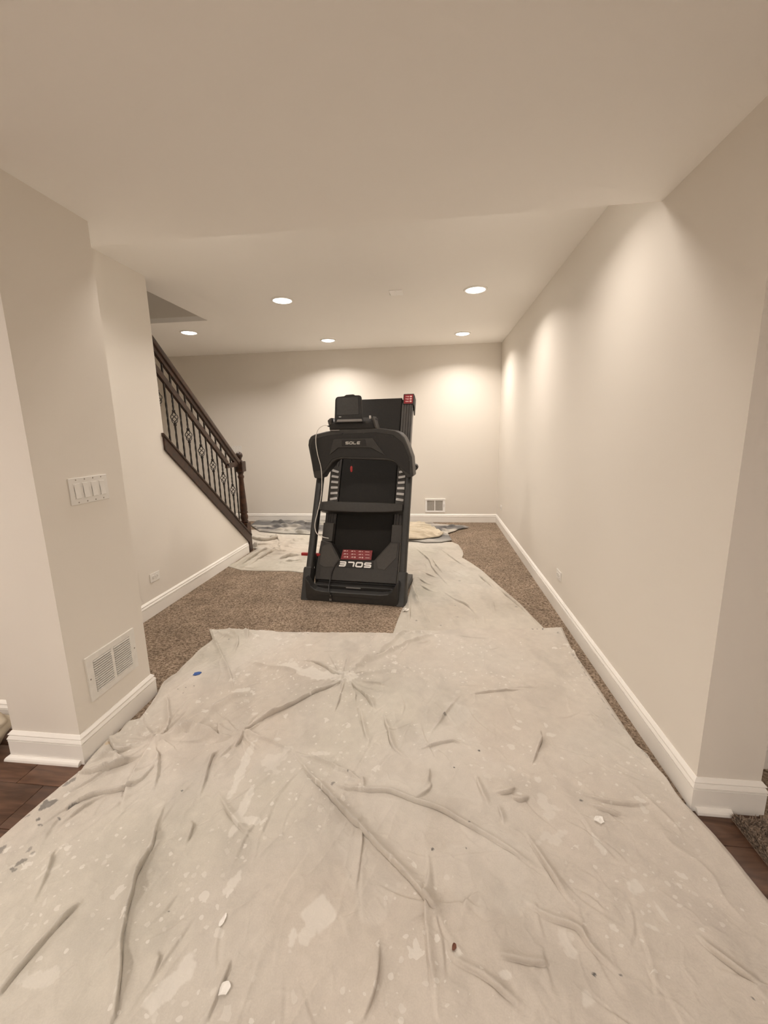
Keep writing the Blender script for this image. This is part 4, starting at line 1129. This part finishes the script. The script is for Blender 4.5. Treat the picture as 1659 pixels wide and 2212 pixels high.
# two gathered knots
for c, a_, r_ in (([(-0.502,2.104)][0], 0.014, 0.05), ([(-0.878,1.603)][0], 0.014, 0.04), ([(-1.258,1.544)][0], 0.012, 0.05), ([(0.004,0.989)][0], 0.008, 0.025)):
    H += a_ * np.exp(-((X - c[0]) ** 2 + (Y - c[1]) ** 2) / r_ ** 2) * (0.5 + vnoise(X, Y, 0.02, 7))
H *= 0.30 + 0.70 * edge_fade(NU, NV, 5)
ef = edge_fade(NU, NV, 10)
XD, YD = X + DX * ef, Y + DY * ef
W_ = np.zeros_like(X); D_ = np.zeros_like(X); T_ = np.zeros_like(X)
def WB(px, rx, ry, v=0.8, ang=0.0, rag=0.5, seed=3): blob(X, Y, W_, px[0], rx, ry, v, ang, rag, seed)
WB([(-0.653,2.128)], 0.16, 0.05, 0.85, -0.2, 0.6, 5)
WB([(-0.512,2.113)], 0.07, 0.05, 0.8, 0.2, 0.6, 6)
WB([(-0.868,2.202)], 0.07, 0.035, 0.7, -0.1, 0.6, 7)
WB([(-0.791,1.443)], 0.020, 0.16, 0.75, 0.10, 0.35, 8)
WB([(-0.703,1.234)], 0.018, 0.12, 0.7, 0.05, 0.4, 9)
WB([(-0.650,1.205)], 0.04, 0.02, 0.75, 0, 0.5, 10)
WB([(-1.035,1.946)], 0.05, 0.02, 0.8, 0.3, 0.5, 11)
WB([(-1.179,1.599)], 0.03, 0.015, 0.85, 0.5, 0.4, 12)
WB([(-0.325,0.930)], 0.045, 0.055, 0.75, -0.4, 0.45, 13)
WB([(-0.351,0.880)], 0.022, 0.03, 0.7, -0.2, 0.5, 14)
WB([(-0.384,0.869)], 0.011, 0.028, 0.8, 0.1, 0.3, 15)
WB([(-0.660,0.739)], 0.030, 0.085, 0.8, -0.5, 0.5, 16)
WB([(-0.617,0.992)], 0.018, 0.040, 0.75, -0.5, 0.4, 17)
WB([(-0.891,1.485)], 0.02, 0.012, 0.7)
WB([(-0.658,1.481)], 0.05, 0.06, 0.45, 0, 0.8, 18)
WB([(-0.489,1.533)], 0.05, 0.014, 0.75, 0.15, 0.4, 19)
WB([(-0.707,1.598)], 0.018, 0.012, 0.8)
WB([(-0.722,1.763)], 0.012, 0.016, 0.8)
WB([(-0.886,1.762)], 0.014, 0.014, 0.75)
WB([(-1.070,2.093)], 0.016, 0.014, 0.85)
WB([(-0.807,2.443)], 0.03, 0.015, 0.8, 0, 0.5, 20)
WB([(0.346,1.654)], 0.020, 0.016, 0.8, 0, 0.5, 21)
WB([(0.395,1.774)], 0.018, 0.014, 0.75, 0, 0.5, 22)
WB([(0.414,1.826)], 0.014, 0.010, 0.8)
WB([(0.538,1.748)], 0.022, 0.014, 0.75, 0, 0.5, 23)
WB([(0.530,1.811)], 0.008, 0.016, 0.75)
WB([(0.418,1.483)], 0.016, 0.016, 0.8)
WB([(0.332,1.410)], 0.014, 0.010, 0.85)
WB([(0.419,1.362)], 0.04, 0.035, 0.55, 0.3, 0.9, 24)
WB([(0.418,1.238)], 0.045, 0.03, 0.55, 0.3, 0.9, 25)
WB([(0.555,1.235)], 0.012, 0.04, 0.65, 0.2, 0.6, 26)
WB([(0.614,1.104)], 0.022, 0.024, 0.8, 0, 0.6, 27)
WB([(0.656,1.040)], 0.007, 0.028, 0.75, 0.3, 0.3, 28)
WB([(0.611,0.998)], 0.018, 0.007, 0.75, -0.4, 0.3, 29)
WB([(0.364,0.943)], 0.022, 0.03, 0.55, 0.3, 0.7, 30)
WB([(0.188,0.851)], 0.016, 0.013, 0.8)
WB([(0.376,0.822)], 0.02, 0.018, 0.65, 0, 0.6, 31)
WB([(0.070,0.885)], 0.010, 0.009, 0.85)
WB([(0.503,0.988)], 0.011, 0.010, 0.8)
WB([(-1.234,0.965)], 0.008, 0.03, 0.6, -0.7, 0.4, 32)
WB([(-0.997,0.722)], 0.05, 0.02, 0.55, 0.2, 0.9, 33)
WB([(-0.945,1.070)], 0.012, 0.03, 0.6, -0.3, 0.5, 34)
WB([(0.110,1.578)], 0.20, 0.16, 0.28, 0.1, 0.8, 35)
WB([(-0.119,1.218)], 0.16, 0.20, 0.25, 0.1, 0.8, 36)
WB([(0.140,1.089)], 0.16, 0.16, 0.22, 0.1, 0.8, 37)
WB([(0.115,1.845)], 0.07, 0.10, 0.30, 0.1, 0.7, 38)
def DB(px, rx, ry, v=0.9, ang=0.0, rag=0.5, seed=3): blob(X, Y, D_, px[0], rx, ry, v, ang, rag, seed)
DB([(-1.466,1.187)], 0.026, 0.020, 0.75, 0.5, 0.8, 41)
DB([(-1.467,1.291)], 0.012, 0.024, 0.65, -0.6, 0.6, 42)
DB([(-1.359,1.193)], 0.008, 0.020, 0.75, -0.5, 0.5, 43)
DB([(-1.437,1.128)], 0.006, 0.006, 0.8); DB([(-1.362,1.135)], 0.009, 0.004, 0.7); DB([(-1.410,1.109)], 0.010, 0.004, 0.7)
DB([(-1.497,1.141)], 0.012, 0.005, 0.55, 0.6, 0.6, 44)
DB([(-1.354,0.978)], 0.008, 0.020, 0.65, -0.5, 0.8, 45); DB([(-1.351,0.959)], 0.010, 0.006, 0.6, 0.3, 0.8, 46)
DB([(-1.365,1.020)], 0.006, 0.010, 0.5, 0, 0.8, 47); DB([(-1.341,1.014)], 0.005, 0.006, 0.5)
DB([(-1.464,1.010)], 0.012, 0.02, 0.6)
DB([(0.001,1.159)], 0.0055, 0.0055, 0.95, 0, 0.3); DB([(0.113,1.175)], 0.003, 0.003, 0.9, 0, 0.2)
DB([(0.203,1.621)], 0.005, 0.005, 0.95, 0, 0.2); DB([(0.090,1.516)], 0.004, 0.004, 0.9, 0, 0.2)
DB([(0.412,0.876)], 0.0045, 0.0045, 0.95, 0, 0.2); DB([(0.479,0.879)], 0.003, 0.003, 0.9, 0, 0.2); DB([(0.778,0.869)], 0.003, 0.003, 0.9, 0, 0.2)
DB([(-0.980,1.298)], 0.004, 0.005, 0.9, 0, 0.2); DB([(-0.773,0.900)], 0.003, 0.003, 0.9, 0, 0.2)
DB([(-0.341,1.438)], 0.005, 0.005, 0.9, 0, 0.3); DB([(-0.392,1.383)], 0.007, 0.010, 0.6, 0, 0.9); DB([(0.133,1.266)], 0.005, 0.004, 0.8); DB([(0.553,1.395)], 0.007, 0.004, 0.8)
DB([(0.058,1.830)], 0.010, 0.008, 0.65, 0.6, 0.3, 48); DB([(0.877,2.179)], 0.006, 0.012, 0.6, 0, 0.8, 49)
DB([(0.694,2.806)], 0.006, 0.012, 0.7, 0.3, 0.7, 50); DB([(0.762,2.804)], 0.005, 0.014, 0.8, -0.3, 0.7, 51); DB([(0.726,2.808)], 0.008, 0.006, 0.6)
DB([(0.849,2.750)], 0.012, 0.012, 0.5, 0, 0.9, 52); DB([(0.211,2.762)], 0.02, 0.004, 0.3, 0, 0.9, 53)
DB([(-0.867,2.610)], 0.010, 0.006, 0.6, 0.4, 0.6); DB([(-1.377,2.472)], 0.006, 0.006, 0.6)
for q in [(-1.397,1.923),(-1.349,1.894),(-1.363,1.943),(-1.324,1.959)]: DB([q], 0.004, 0.004, 0.8, 0, 0.3)
blob(X, Y, T_, [(-1.472,1.507)][0], 0.018, 0.012, 0.6, 0.3, 0.5, 61)
# long hem stitch line close to the right border, partly dirty
hem = [(0.854,2.464),(0.858,2.266),(0.863,2.026),(0.867,1.793),(0.881,1.630)]
hc = curve(hem, 10)
for k in range(len(hc)):
    if (k * 7) % 5 < 3:
        blob(X, Y, D_, hc[k], 0.0035, 0.012, 0.35, 0.1, 0.5, 70 + k)
tone = tone_map(X, Y, C_A, C_B, 500, 0.35)
tone = tone * (1 - T_[..., None]) + T_[..., None] * np.array((0.52, 0.40, 0.25))
W_ *= 0.68
fc_ = cloth_object('drop_cloth', XD, YD, H, (W_, D_, gate_map(X, Y, 541)), tone, CLOTH, CZ + 0.008)
tag(fc_, 'large paint-splattered canvas drop cloth spread across the foreground floor', 'drop cloth')

# --- cloth running back along the right of the treadmill
NU, NV = 190, 320
farC = [(-0.45, 5.25), (-0.16, 5.25), (0.05, 5.22), (0.245, 5.17)]
rightC = [(0.245, 5.17)] + [(0.312,5.059),(0.345,4.794),(0.345,4.643),(0.321,4.517),(0.405,4.322),(0.487,4.099),(0.613,3.601),(0.706,3.262),(0.745,3.033),(0.780,2.876)] + [(0.79, 2.78)]
leftC = [(-0.45, 5.25), (-0.45, 4.6), (-0.45, 4.12), (-0.32, 4.02), (-0.24, 3.90), (-0.186, 3.80), (-0.196, 3.62), (-0.205, 3.45), (-0.211, 3.33), (-0.213, 3.25)] + [(-0.244,3.078),(-0.264,2.880),(-0.280,2.656)] + [(-0.30, 2.60)]
nearC = [(-0.30, 2.60), (0.2, 2.66), (0.79, 2.78)]
X, Y = coons(farC, rightC, nearC, leftC, NU, NV)
DX = np.zeros_like(X); DY = np.zeros_like(X)
H = 0.003 + 0.006 * (fbm(X, Y, 0.4, 111, 3) - 0.4).clip(0) + 0.003 * (fbm(X, Y, 0.10, 121, 3) - 0.5).clip(0)
for pts, A, w1, w2, en in [
 ([(-0.213,3.724),(-0.190,3.617),(-0.152,3.338),(-0.119,3.177),(-0.078,3.031),(-0.009,2.773)], 0.012, 0.012, 0.018, (0.2, 0.5)),
 ([(-0.208,3.344),(-0.190,2.981),(-0.168,2.726)], 0.010, 0.010, 0.016, (0.3, 0.5)),
 ([(-0.264,4.990),(-0.047,4.446),(0.009,4.116),(0.108,3.757),(0.172,3.561)], 0.013, 0.02, 0.016, (0, 0)),
 ([(-0.017,4.517),(0.070,4.104),(0.104,3.951)], 0.011, 0.018, 0.014, (0, 0)),
 ([(0.081,3.511),(0.188,3.321),(0.282,3.205),(0.338,3.003)], 0.013, 0.02, 0.014, (0, 0)),
 ([(0.431,3.998),(0.520,3.686),(0.549,3.520)], 0.012, 0.02, 0.014, (0, 0)),
 ([(0.535,3.771),(0.639,3.402),(0.716,3.122),(0.747,2.874)], 0.010, 0.016, 0.012, (0, 0.5)),
 ([(0.081,4.860),(0.249,4.411),(0.352,4.135)], 0.009, 0.02, 0.014, (0, 0)),
 ([(0.310,3.001),(0.309,2.848)], 0.008, 0.012, 0.012, (0, 0)), ([(0.382,3.023),(0.373,2.838)], 0.007, 0.012, 0.012, (0, 0)),
 ([(-0.157,3.868),(-0.043,3.662),(0.054,3.621)], 0.008, 0.03, 0.02, (0, 0)), ([(-0.128,3.657),(-0.021,3.504),(0.060,3.445)], 0.008, 0.03, 0.02, (0, 0)),
 ([(-0.093,3.995),(0.013,3.865),(0.074,3.817)], 0.008, 0.03, 0.02, (0, 0)),
 ([(0.490,3.313),(0.476,3.156),(0.485,3.071)], 0.007, 0.02, 0.02, (0, 0)),
]:
    crease(X, Y, H, DX, DY, pts, A * 0.95, w1, w2, en, 1.25)
random_creases(X, Y, H, DX, DY, 45, 41, (-0.4, 0.7, 2.8, 5.0), -1.1, 0.6, (0.10, 0.35), (0.0015, 0.004), 1.4)
H = 0.002 + H * np.clip((Y - 2.86) / 0.12, 0.05, 1) * np.clip((5.08 - Y) / 0.15, 0.05, 1)
H *= 0.35 + 0.65 * edge_fade(NU, NV, 4)
ef = edge_fade(NU, NV, 6); XD, YD = X + DX * ef, Y + DY * ef
W_ = np.zeros_like(X); D_ = np.zeros_like(X); T_ = np.zeros_like(X)
DB([(-0.123,2.898)], 0.010, 0.008, 0.7, -0.6, 0.8, 81); DB([(0.057,2.843)], 0.010, 0.008, 0.5, 0, 0.8, 82); DB([(0.250,3.766)], 0.010, 0.012, 0.5, 0, 0.9, 83)
DB([(0.657,3.196)], 0.012, 0.012, 0.5, 0, 0.9, 84); DB([(0.185,2.984)], 0.012, 0.010, 0.4, 0, 0.9, 85); DB([(0.178,3.189)], 0.010, 0.006, 0.4)
WB([(-0.130,3.992)], 0.014, 0.012, 0.9, 0, 0.3)
WB([(0.271,3.961)], 0.10, 0.09, 0.3, 0, 0.7, 86)
cC = cloth_object('drop_cloth', XD, YD, H, (W_, D_, gate_map(X, Y, 641)), tone_map(X, Y, (0.50, 0.468, 0.412), (0.55, 0.52, 0.465), 600), CLOTH2, CZ + 0.0036)
tag(cC, 'canvas drop cloth running along the right side of the treadmill', 'drop cloth')

# --- cloth behind the treadmill on the left
NU, NV = 260, 220
frontB = [(-2.192,4.067),(-1.998,3.956),(-1.811,3.944),(-1.646,3.947),(-1.481,3.956),(-1.337,3.921),(-1.209,3.915)] + [(-0.90, 3.96), (-0.60, 4.0)]
leftB = [(-2.340,4.942),(-2.280,4.730),(-2.207,4.350),(-2.192,4.067)]
leftB = [(-2.75, 5.75), (-2.72, 5.2), (-2.60, 4.93), (-2.30, 4.83), (-2.165, 4.74), (-2.168, 4.5), (-2.172, 4.25)] + [frontB[0]]
rightB = [(-0.45, 5.8), (-0.5, 4.8), (-0.60, 4.0)]
farB = [(-2.75, 5.75), (-1.4, 5.8), (-0.45, 5.8)]
X, Y = coons(farB, rightB, frontB, leftB, NU, NV)
DX = np.zeros_like(X); DY = np.zeros_like(X)
H = 0.004 + 0.010 * (fbm(X, Y, 0.35, 211, 3) - 0.4).clip(0) + 0.010 * (fbm(X, Y, 0.11, 221, 3) - 0.5).clip(0)
rngf = random.Random(5)
for k in range(30):
    x0 = rngf.uniform(-2.1, -1.0); y0 = rngf.uniform(4.0, 5.4); a = rngf.uniform(-0.5, 0.9); l = rngf.uniform(0.15, 0.5)
    fold(X, Y, H, [(x0, y0), (x0 + l * 0.5 * math.cos(a), y0 + l * 0.5 * math.sin(a) + rngf.uniform(-.04, .04)), (x0 + l * math.cos(a), y0 + l * math.sin(a))], rngf.uniform(0.006, 0.014), 0.02, 0.014, (0, 0))
for pts, A, w1, w2, en in [
 ([(-2.195,4.115),(-2.210,4.404),(-2.245,4.731),(-2.223,4.903),(-2.066,4.954)], 0.035, 0.03, 0.022, (0.3, 0.4)),
 ([(-2.090,4.041),(-2.084,4.374),(-2.077,4.618),(-1.977,4.806)], 0.026, 0.03, 0.02, (0.2, 0.3)),
 ([(-1.986,3.986),(-1.976,4.380),(-1.935,4.625),(-1.871,4.875)], 0.020, 0.03, 0.02, (0.1, 0.2)),
 ([(-2.454,5.270),(-2.232,5.132),(-2.111,5.234),(-2.057,5.388)], 0.035, 0.03, 0.02, (0.3, 0.2)),
 ([(-2.522,5.532),(-2.288,5.432),(-2.117,5.334),(-1.988,5.095)], 0.045, 0.035, 0.02, (0.3, 0.2)),
 ([(-1.768,4.270),(-1.665,4.432),(-1.471,4.515)], 0.028, 0.03, 0.02, (0, 0)),
 ([(-1.690,4.207),(-1.506,4.284),(-1.360,4.325)], 0.014, 0.03, 0.02, (0, 0)),
]:
    crease(X, Y, H, DX, DY, pts, A * 1.3, w1, w2, en, 2.0)
random_creases(X, Y, H, DX, DY, 60, 51, (-2.1, -1.0, 4.0, 5.6), 0.3, 0.6, (0.15, 0.45), (0.004, 0.012), 2.0)
radial_creases(X, Y, H, DX, DY, (-1.95, 4.95), 12, 52, (0.15, 0.5), (0.006, 0.016), 2.0)
H = 0.002 + H * np.clip((5.44 - Y) / 0.2, 0.05, 1)
H *= 0.35 + 0.65 * edge_fade(NU, NV, 4)
ef = edge_fade(NU, NV, 6); XD, YD = X + DX * ef, Y + DY * ef
W_ = np.zeros_like(X); D_ = np.zeros_like(X); T_ = np.zeros_like(X)
cB = cloth_object('drop_cloth', XD, YD, H, (W_, D_, gate_map(X, Y, 741)), tone_map(X, Y, (0.51, 0.47, 0.41), (0.56, 0.525, 0.465), 700), CLOTH2, CZ + 0.0036)
tag(cB, 'wrinkled cream drop cloth on the carpet between stair newel and treadmill', 'drop cloth')

# --- grey stained crumpled cloth by the back wall
NU, NV = 340, 140
farD = [(-2.85, 6.33), (-2.0, 6.34), (-1.0, 6.33), (-0.35, 6.30), (0.10, 6.15), (0.30, 6.05), (0.52, 5.96)]
nearD = [(-2.50, 5.62), (-2.1, 5.50), (-1.5, 5.45), (-0.8, 5.40), (-0.10, 5.10), (0.10, 5.12), (0.24, 5.22)]
leftD = [(-2.85, 6.33), (-2.80, 6.0), (-2.50, 5.62)]
rightD = [(0.52, 5.96), (0.36, 5.84), (0.30, 5.72), (0.20, 5.60), (0.22, 5.40), (0.24, 5.22)]
X, Y = coons(farD, rightD, nearD, leftD, NU, NV)
DX = np.zeros_like(X); DY = np.zeros_like(X)
H = 0.010 + 0.022 * (fbm(X, Y, 0.22, 311, 3) - 0.4).clip(0) + 0.016 * np.abs(fbm(X + 0.3 * Y, Y, 0.16, 321, 3) - 0.5)
for k in range(90):
    x0 = rngf.uniform(-2.7, 0.25); y0 = rngf.uniform(5.3, 6.2); a = rngf.uniform(-0.5, 0.5); l = rngf.uniform(0.15, 0.45)
    fold(X, Y, H, [(x0, y0), (x0 + l * 0.5 * math.cos(a), y0 + l * 0.5 * math.sin(a) + rngf.uniform(-.05, .05)), (x0 + l * math.cos(a), y0 + l * math.sin(a))], rngf.uniform(0.016, 0.045), 0.03, 0.010, (0, 0), (DX, DY), 0.012)
H *= 0.25 + 0.75 * edge_fade(NU, NV, 4)
ef = edge_fade(NU, NV, 6); XD, YD = X + DX * ef, Y + DY * ef
W_ = np.zeros_like(X); T_ = np.zeros_like(X)
g = fbm(X * 0.8, Y * 1.6, 0.30, 331, 4)
D_ = np.clip((g - 0.30) / 0.18, 0, 1) * 0.82 * np.clip((Y - 5.45 + 0.35 * (X > -0.4)) / 0.25, 0.15, 1)
cD = cloth_object('drop_cloth', XD, YD, H, (W_, D_, gate_map(X, Y, 841)), tone_map(X, Y, (0.40, 0.385, 0.36), (0.53, 0.50, 0.45), 800), CLOTH3, CZ + 0.018)
tag(cD, 'crumpled grey-stained drop cloth along the foot of the back wall', 'drop cloth')

# --- cream cloth bunched on top of it
NU, NV = 90, 90
farE = [(-0.42, 5.95), (-0.26, 5.98), (-0.14, 5.86)]
nearE = [(-0.36, 5.16), (-0.15, 5.15), (0.08, 5.28)]
leftE = [(-0.42, 5.95), (-0.44, 5.5), (-0.36, 5.16)]
rightE = [(-0.14, 5.86), (0.02, 5.60), (0.14, 5.44), (0.08, 5.28)]
X, Y = coons(farE, rightE, nearE, leftE, NU, NV)
H = 0.03 + 0.05 * (fbm(X, Y, 0.25, 411, 2) - 0.3).clip(0)
for k in range(9):
    yy_ = 5.20 + k * 0.075
    fold(X, Y, H, [(-0.45, yy_ + 0.10), (-0.2, yy_ + 0.05 + rngf.uniform(-.03, .03)), (0.05, yy_ - 0.02), (0.14, yy_ - 0.03)], rngf.uniform(0.02, 0.045), 0.022, 0.016, (0.3, 0.2))
H *= 0.3 + 0.7 * edge_fade(NU, NV, 6)
z0 = np.zeros_like(X)
CREAM = cloth_material('cream_canvas', (0.66, 0.62, 0.56, 1), (0.16, 0.15, 0.14, 1), 0.2)
CREAM2 = mat('cream_canvas_roll', (0.56, 0.50, 0.40, 1), 0.85, (0.60, 0.54, 0.44, 1), 20)
cE = cloth_object('drop_cloth', X, Y, H, (z0, z0, z0), tone_map(X, Y, (0.55, 0.48, 0.37), (0.60, 0.53, 0.42), 900), CREAM, CZ + 0.05)
tag(cE, 'bunched cream drop cloth lying on the grey-stained cloth right of the treadmill', 'drop cloth')

# ---------------------------------------------------------------- bits on the cloth
def chip(name, c, r, zc, m, label, seed, el=1.0, ang=0.0, th=0.002):
    rg = random.Random(seed)
    n = 14
    pts = []
    for k in range(n):
        a = 2 * math.pi * k / n
        q = r * (0.8 + 0.35 * rg.random())
        px, py = q * math.cos(a), q * el * math.sin(a)
        pts.append((px * math.cos(ang) - py * math.sin(ang), px * math.sin(ang) + py * math.cos(ang)))
    vs = [(x, y, 0.0 + 0.003 * rg.random()) for x, y in pts] + [(x * 0.55, y * 0.55, 0.0) for x, y in pts] + [(0, 0, 0.001)]
    vb = [(x, y, z - th) for x, y, z in vs]
    fs = []
    for k in range(n):
        j = (k + 1) % n
        fs += [(k, j, n + j, n + k), (n + k, n + j, 2 * n)]
    o = 2 * n + 1
    fs2 = [tuple(i + o for i in reversed(f)) for f in fs]
    side = [(k, k + o, (k + 1) % n + o, (k + 1) % n) for k in range(n)]
    mb = MB().add(vs + vb, fs + fs2 + side)
    ob = mb.build(name, m)
    ob.location = (c[0], c[1], zc)
    return tag(ob, label, 'paint flake' if 'tape' not in name else 'tape')
bpy.context.view_layer.update()
def top_at(o, x, y):
    ok, loc, nrm, i = o.ray_cast(Vector((x, y, 1.0)), Vector((0, 0, -1)))
    return loc.z if ok else CZ + 0.02
for px, r_, m_, lab, sd, el, an, nm in (
    ([(0.587,1.317)][0], 0.018, CHIPW, 'curled white paint flake on the drop cloth near the right pillar', 1, 0.8, 0.3, 'paint_flake'),
    ([(-0.597,0.889)][0], 0.016, CHIPW, 'elongated white paint flake in the lower left of the drop cloth', 2, 0.42, 1.4, 'paint_flake'),
    ([(-0.518,0.746)][0], 0.016, CHIPW, 'round white paint flake close to the bottom edge of the picture', 3, 0.8, 1.0, 'paint_flake'),
    ([(0.060,0.896)][0], 0.009, CHIPB, 'reddish brown paint flake on the drop cloth', 4, 0.7, 1.2, 'paint_flake'),
    ([(-1.371,2.072)][0], 0.023, TAPEB, 'small scrap of blue masking tape on the drop cloth near the pillar vent', 5, 0.7, 0.5, 'tape_scrap')):
    chip(nm, px, r_, top_at(fc_, px[0], px[1]) + 0.003, m_, lab, sd, el, an)
kp = [(-0.213,3.055)][0]
kz = top_at(cC, kp[0], kp[1])
mb = MB()
rg = random.Random(8)
for k in range(4):
    pts = [(rg.uniform(-.025, .025), rg.uniform(-.02, .02), 0.006 + rg.uniform(0, 0.016)) for _ in range(4)]
    mb.tube(smooth_pts(pts, 5), 0.006, 6)
ob = mb.build('cloth_tie', CABLEW); ob.location = (kp[0], kp[1], kz)
tag(ob, 'small knotted white cloth tie beside the treadmill foot', 'tie')

# ---------------------------------------------------------------- shag rug past the right pillar
rug = empty('shag_rug', (1.07, 1.42, 0.0))
MB().box(0.004, 0.95, -1.0, -0.020, 0.0005, 0.010).build('backing', RUGM, rug)
rg = np.random.RandomState(3)
n = 9000
bx = np.where(rg.rand(n) < 0.25, rg.rand(n) * 0.03, rg.rand(n) * 0.55); by = -0.024 - rg.rand(n) * 0.62
an = rg.rand(n) * 2 * math.pi; ln = 0.012 + 0.010 * rg.rand(n); wd = 0.0016 + 0.0010 * rg.rand(n)
lean = 0.35 + 0.5 * rg.rand(n)
V = []; Fc = []
dx = np.cos(an); dy = np.sin(an)
lx = np.where(bx < 0.02, -np.abs(dx), dx)
P0 = np.c_[bx, by, np.full(n, 0.008)]
P1 = P0 + np.c_[lx * ln * lean * 0.4, dy * ln * lean * 0.4, ln * 0.7]
P2 = P0 + np.c_[lx * ln * lean, dy * ln * lean, ln * 0.95]
P2[:, 1] = np.minimum(P2[:, 1], -0.0180); P1[:, 1] = np.minimum(P1[:, 1], -0.0180)
sx = np.c_[-dy, lx, np.zeros(n)] * wd[:, None]
sy = np.c_[lx, dy, np.zeros(n)] * wd[:, None] * 0.6
V = np.stack([P0 - sx, P0 + sx, P0 + sy, P1 - sx, P1 + sx, P1 + sy, P2], 1).reshape(-1, 3)
b = np.arange(n)[:, None] * 7
quads = np.concatenate([b + np.array([[0, 1, 4, 3]]), b + np.array([[1, 2, 5, 4]]), b + np.array([[2, 0, 3, 5]])])
tris = np.concatenate([b + np.array([[3, 4, 6]]), b + np.array([[4, 5, 6]]), b + np.array([[5, 3, 6]])])
me = bpy.data.meshes.new('pile')
me.from_pydata(V.tolist(), [], quads.tolist() + tris.tolist())
me.materials.append(RUGM)
po = bpy.data.objects.new('pile', me); COL.objects.link(po); po.parent = rug; po['kind'] = 'stuff'
tag(rug, 'shaggy taupe rug at the foot of the right pillar', 'rug')

# ---------------------------------------------------------------- rolled cloth at the left edge
rc = MB()
cx, cy = -2.058, 1.435
prof = [(0.0, 0.0), (0.055, 0.0), (0.075, 0.02), (0.100, 0.08), (0.118, 0.105), (0.124, 0.13), (0.112, 0.145), (0.104, 0.150), (0.112, 0.162), (0.104, 0.180), (0.082, 0.186), (0.070, 0.180), (0.060, 0.195), (0.030, 0.200), (0.0, 0.202)]
nn_ = 40
vs = []
for i, (r_, z_) in enumerate(prof):
    for k in range(nn_):
        a = 2 * math.pi * k / nn_
        q = r_ * (1 + 0.05 * math.sin(3 * a + i * 0.9) + 0.03 * math.sin(7 * a - i))
        vs.append((cx + q * math.cos(a), cy + q * math.sin(a), 0.72 * z_ + 0.006 * math.sin(2 * a + i) * min(1, z_ / 0.05)))
fs = [(i * nn_ + k, i * nn_ + (k + 1) % nn_, (i + 1) * nn_ + (k + 1) % nn_, (i + 1) * nn_ + k) for i in range(len(prof) - 1) for k in range(nn_)]
rc.add(vs, fs, True)
rco = rc.build('rolled_cloth', CREAM2)
tag(rco, 'rolled up cream canvas bundle on the wood floor at the left picture edge', 'cloth bundle')
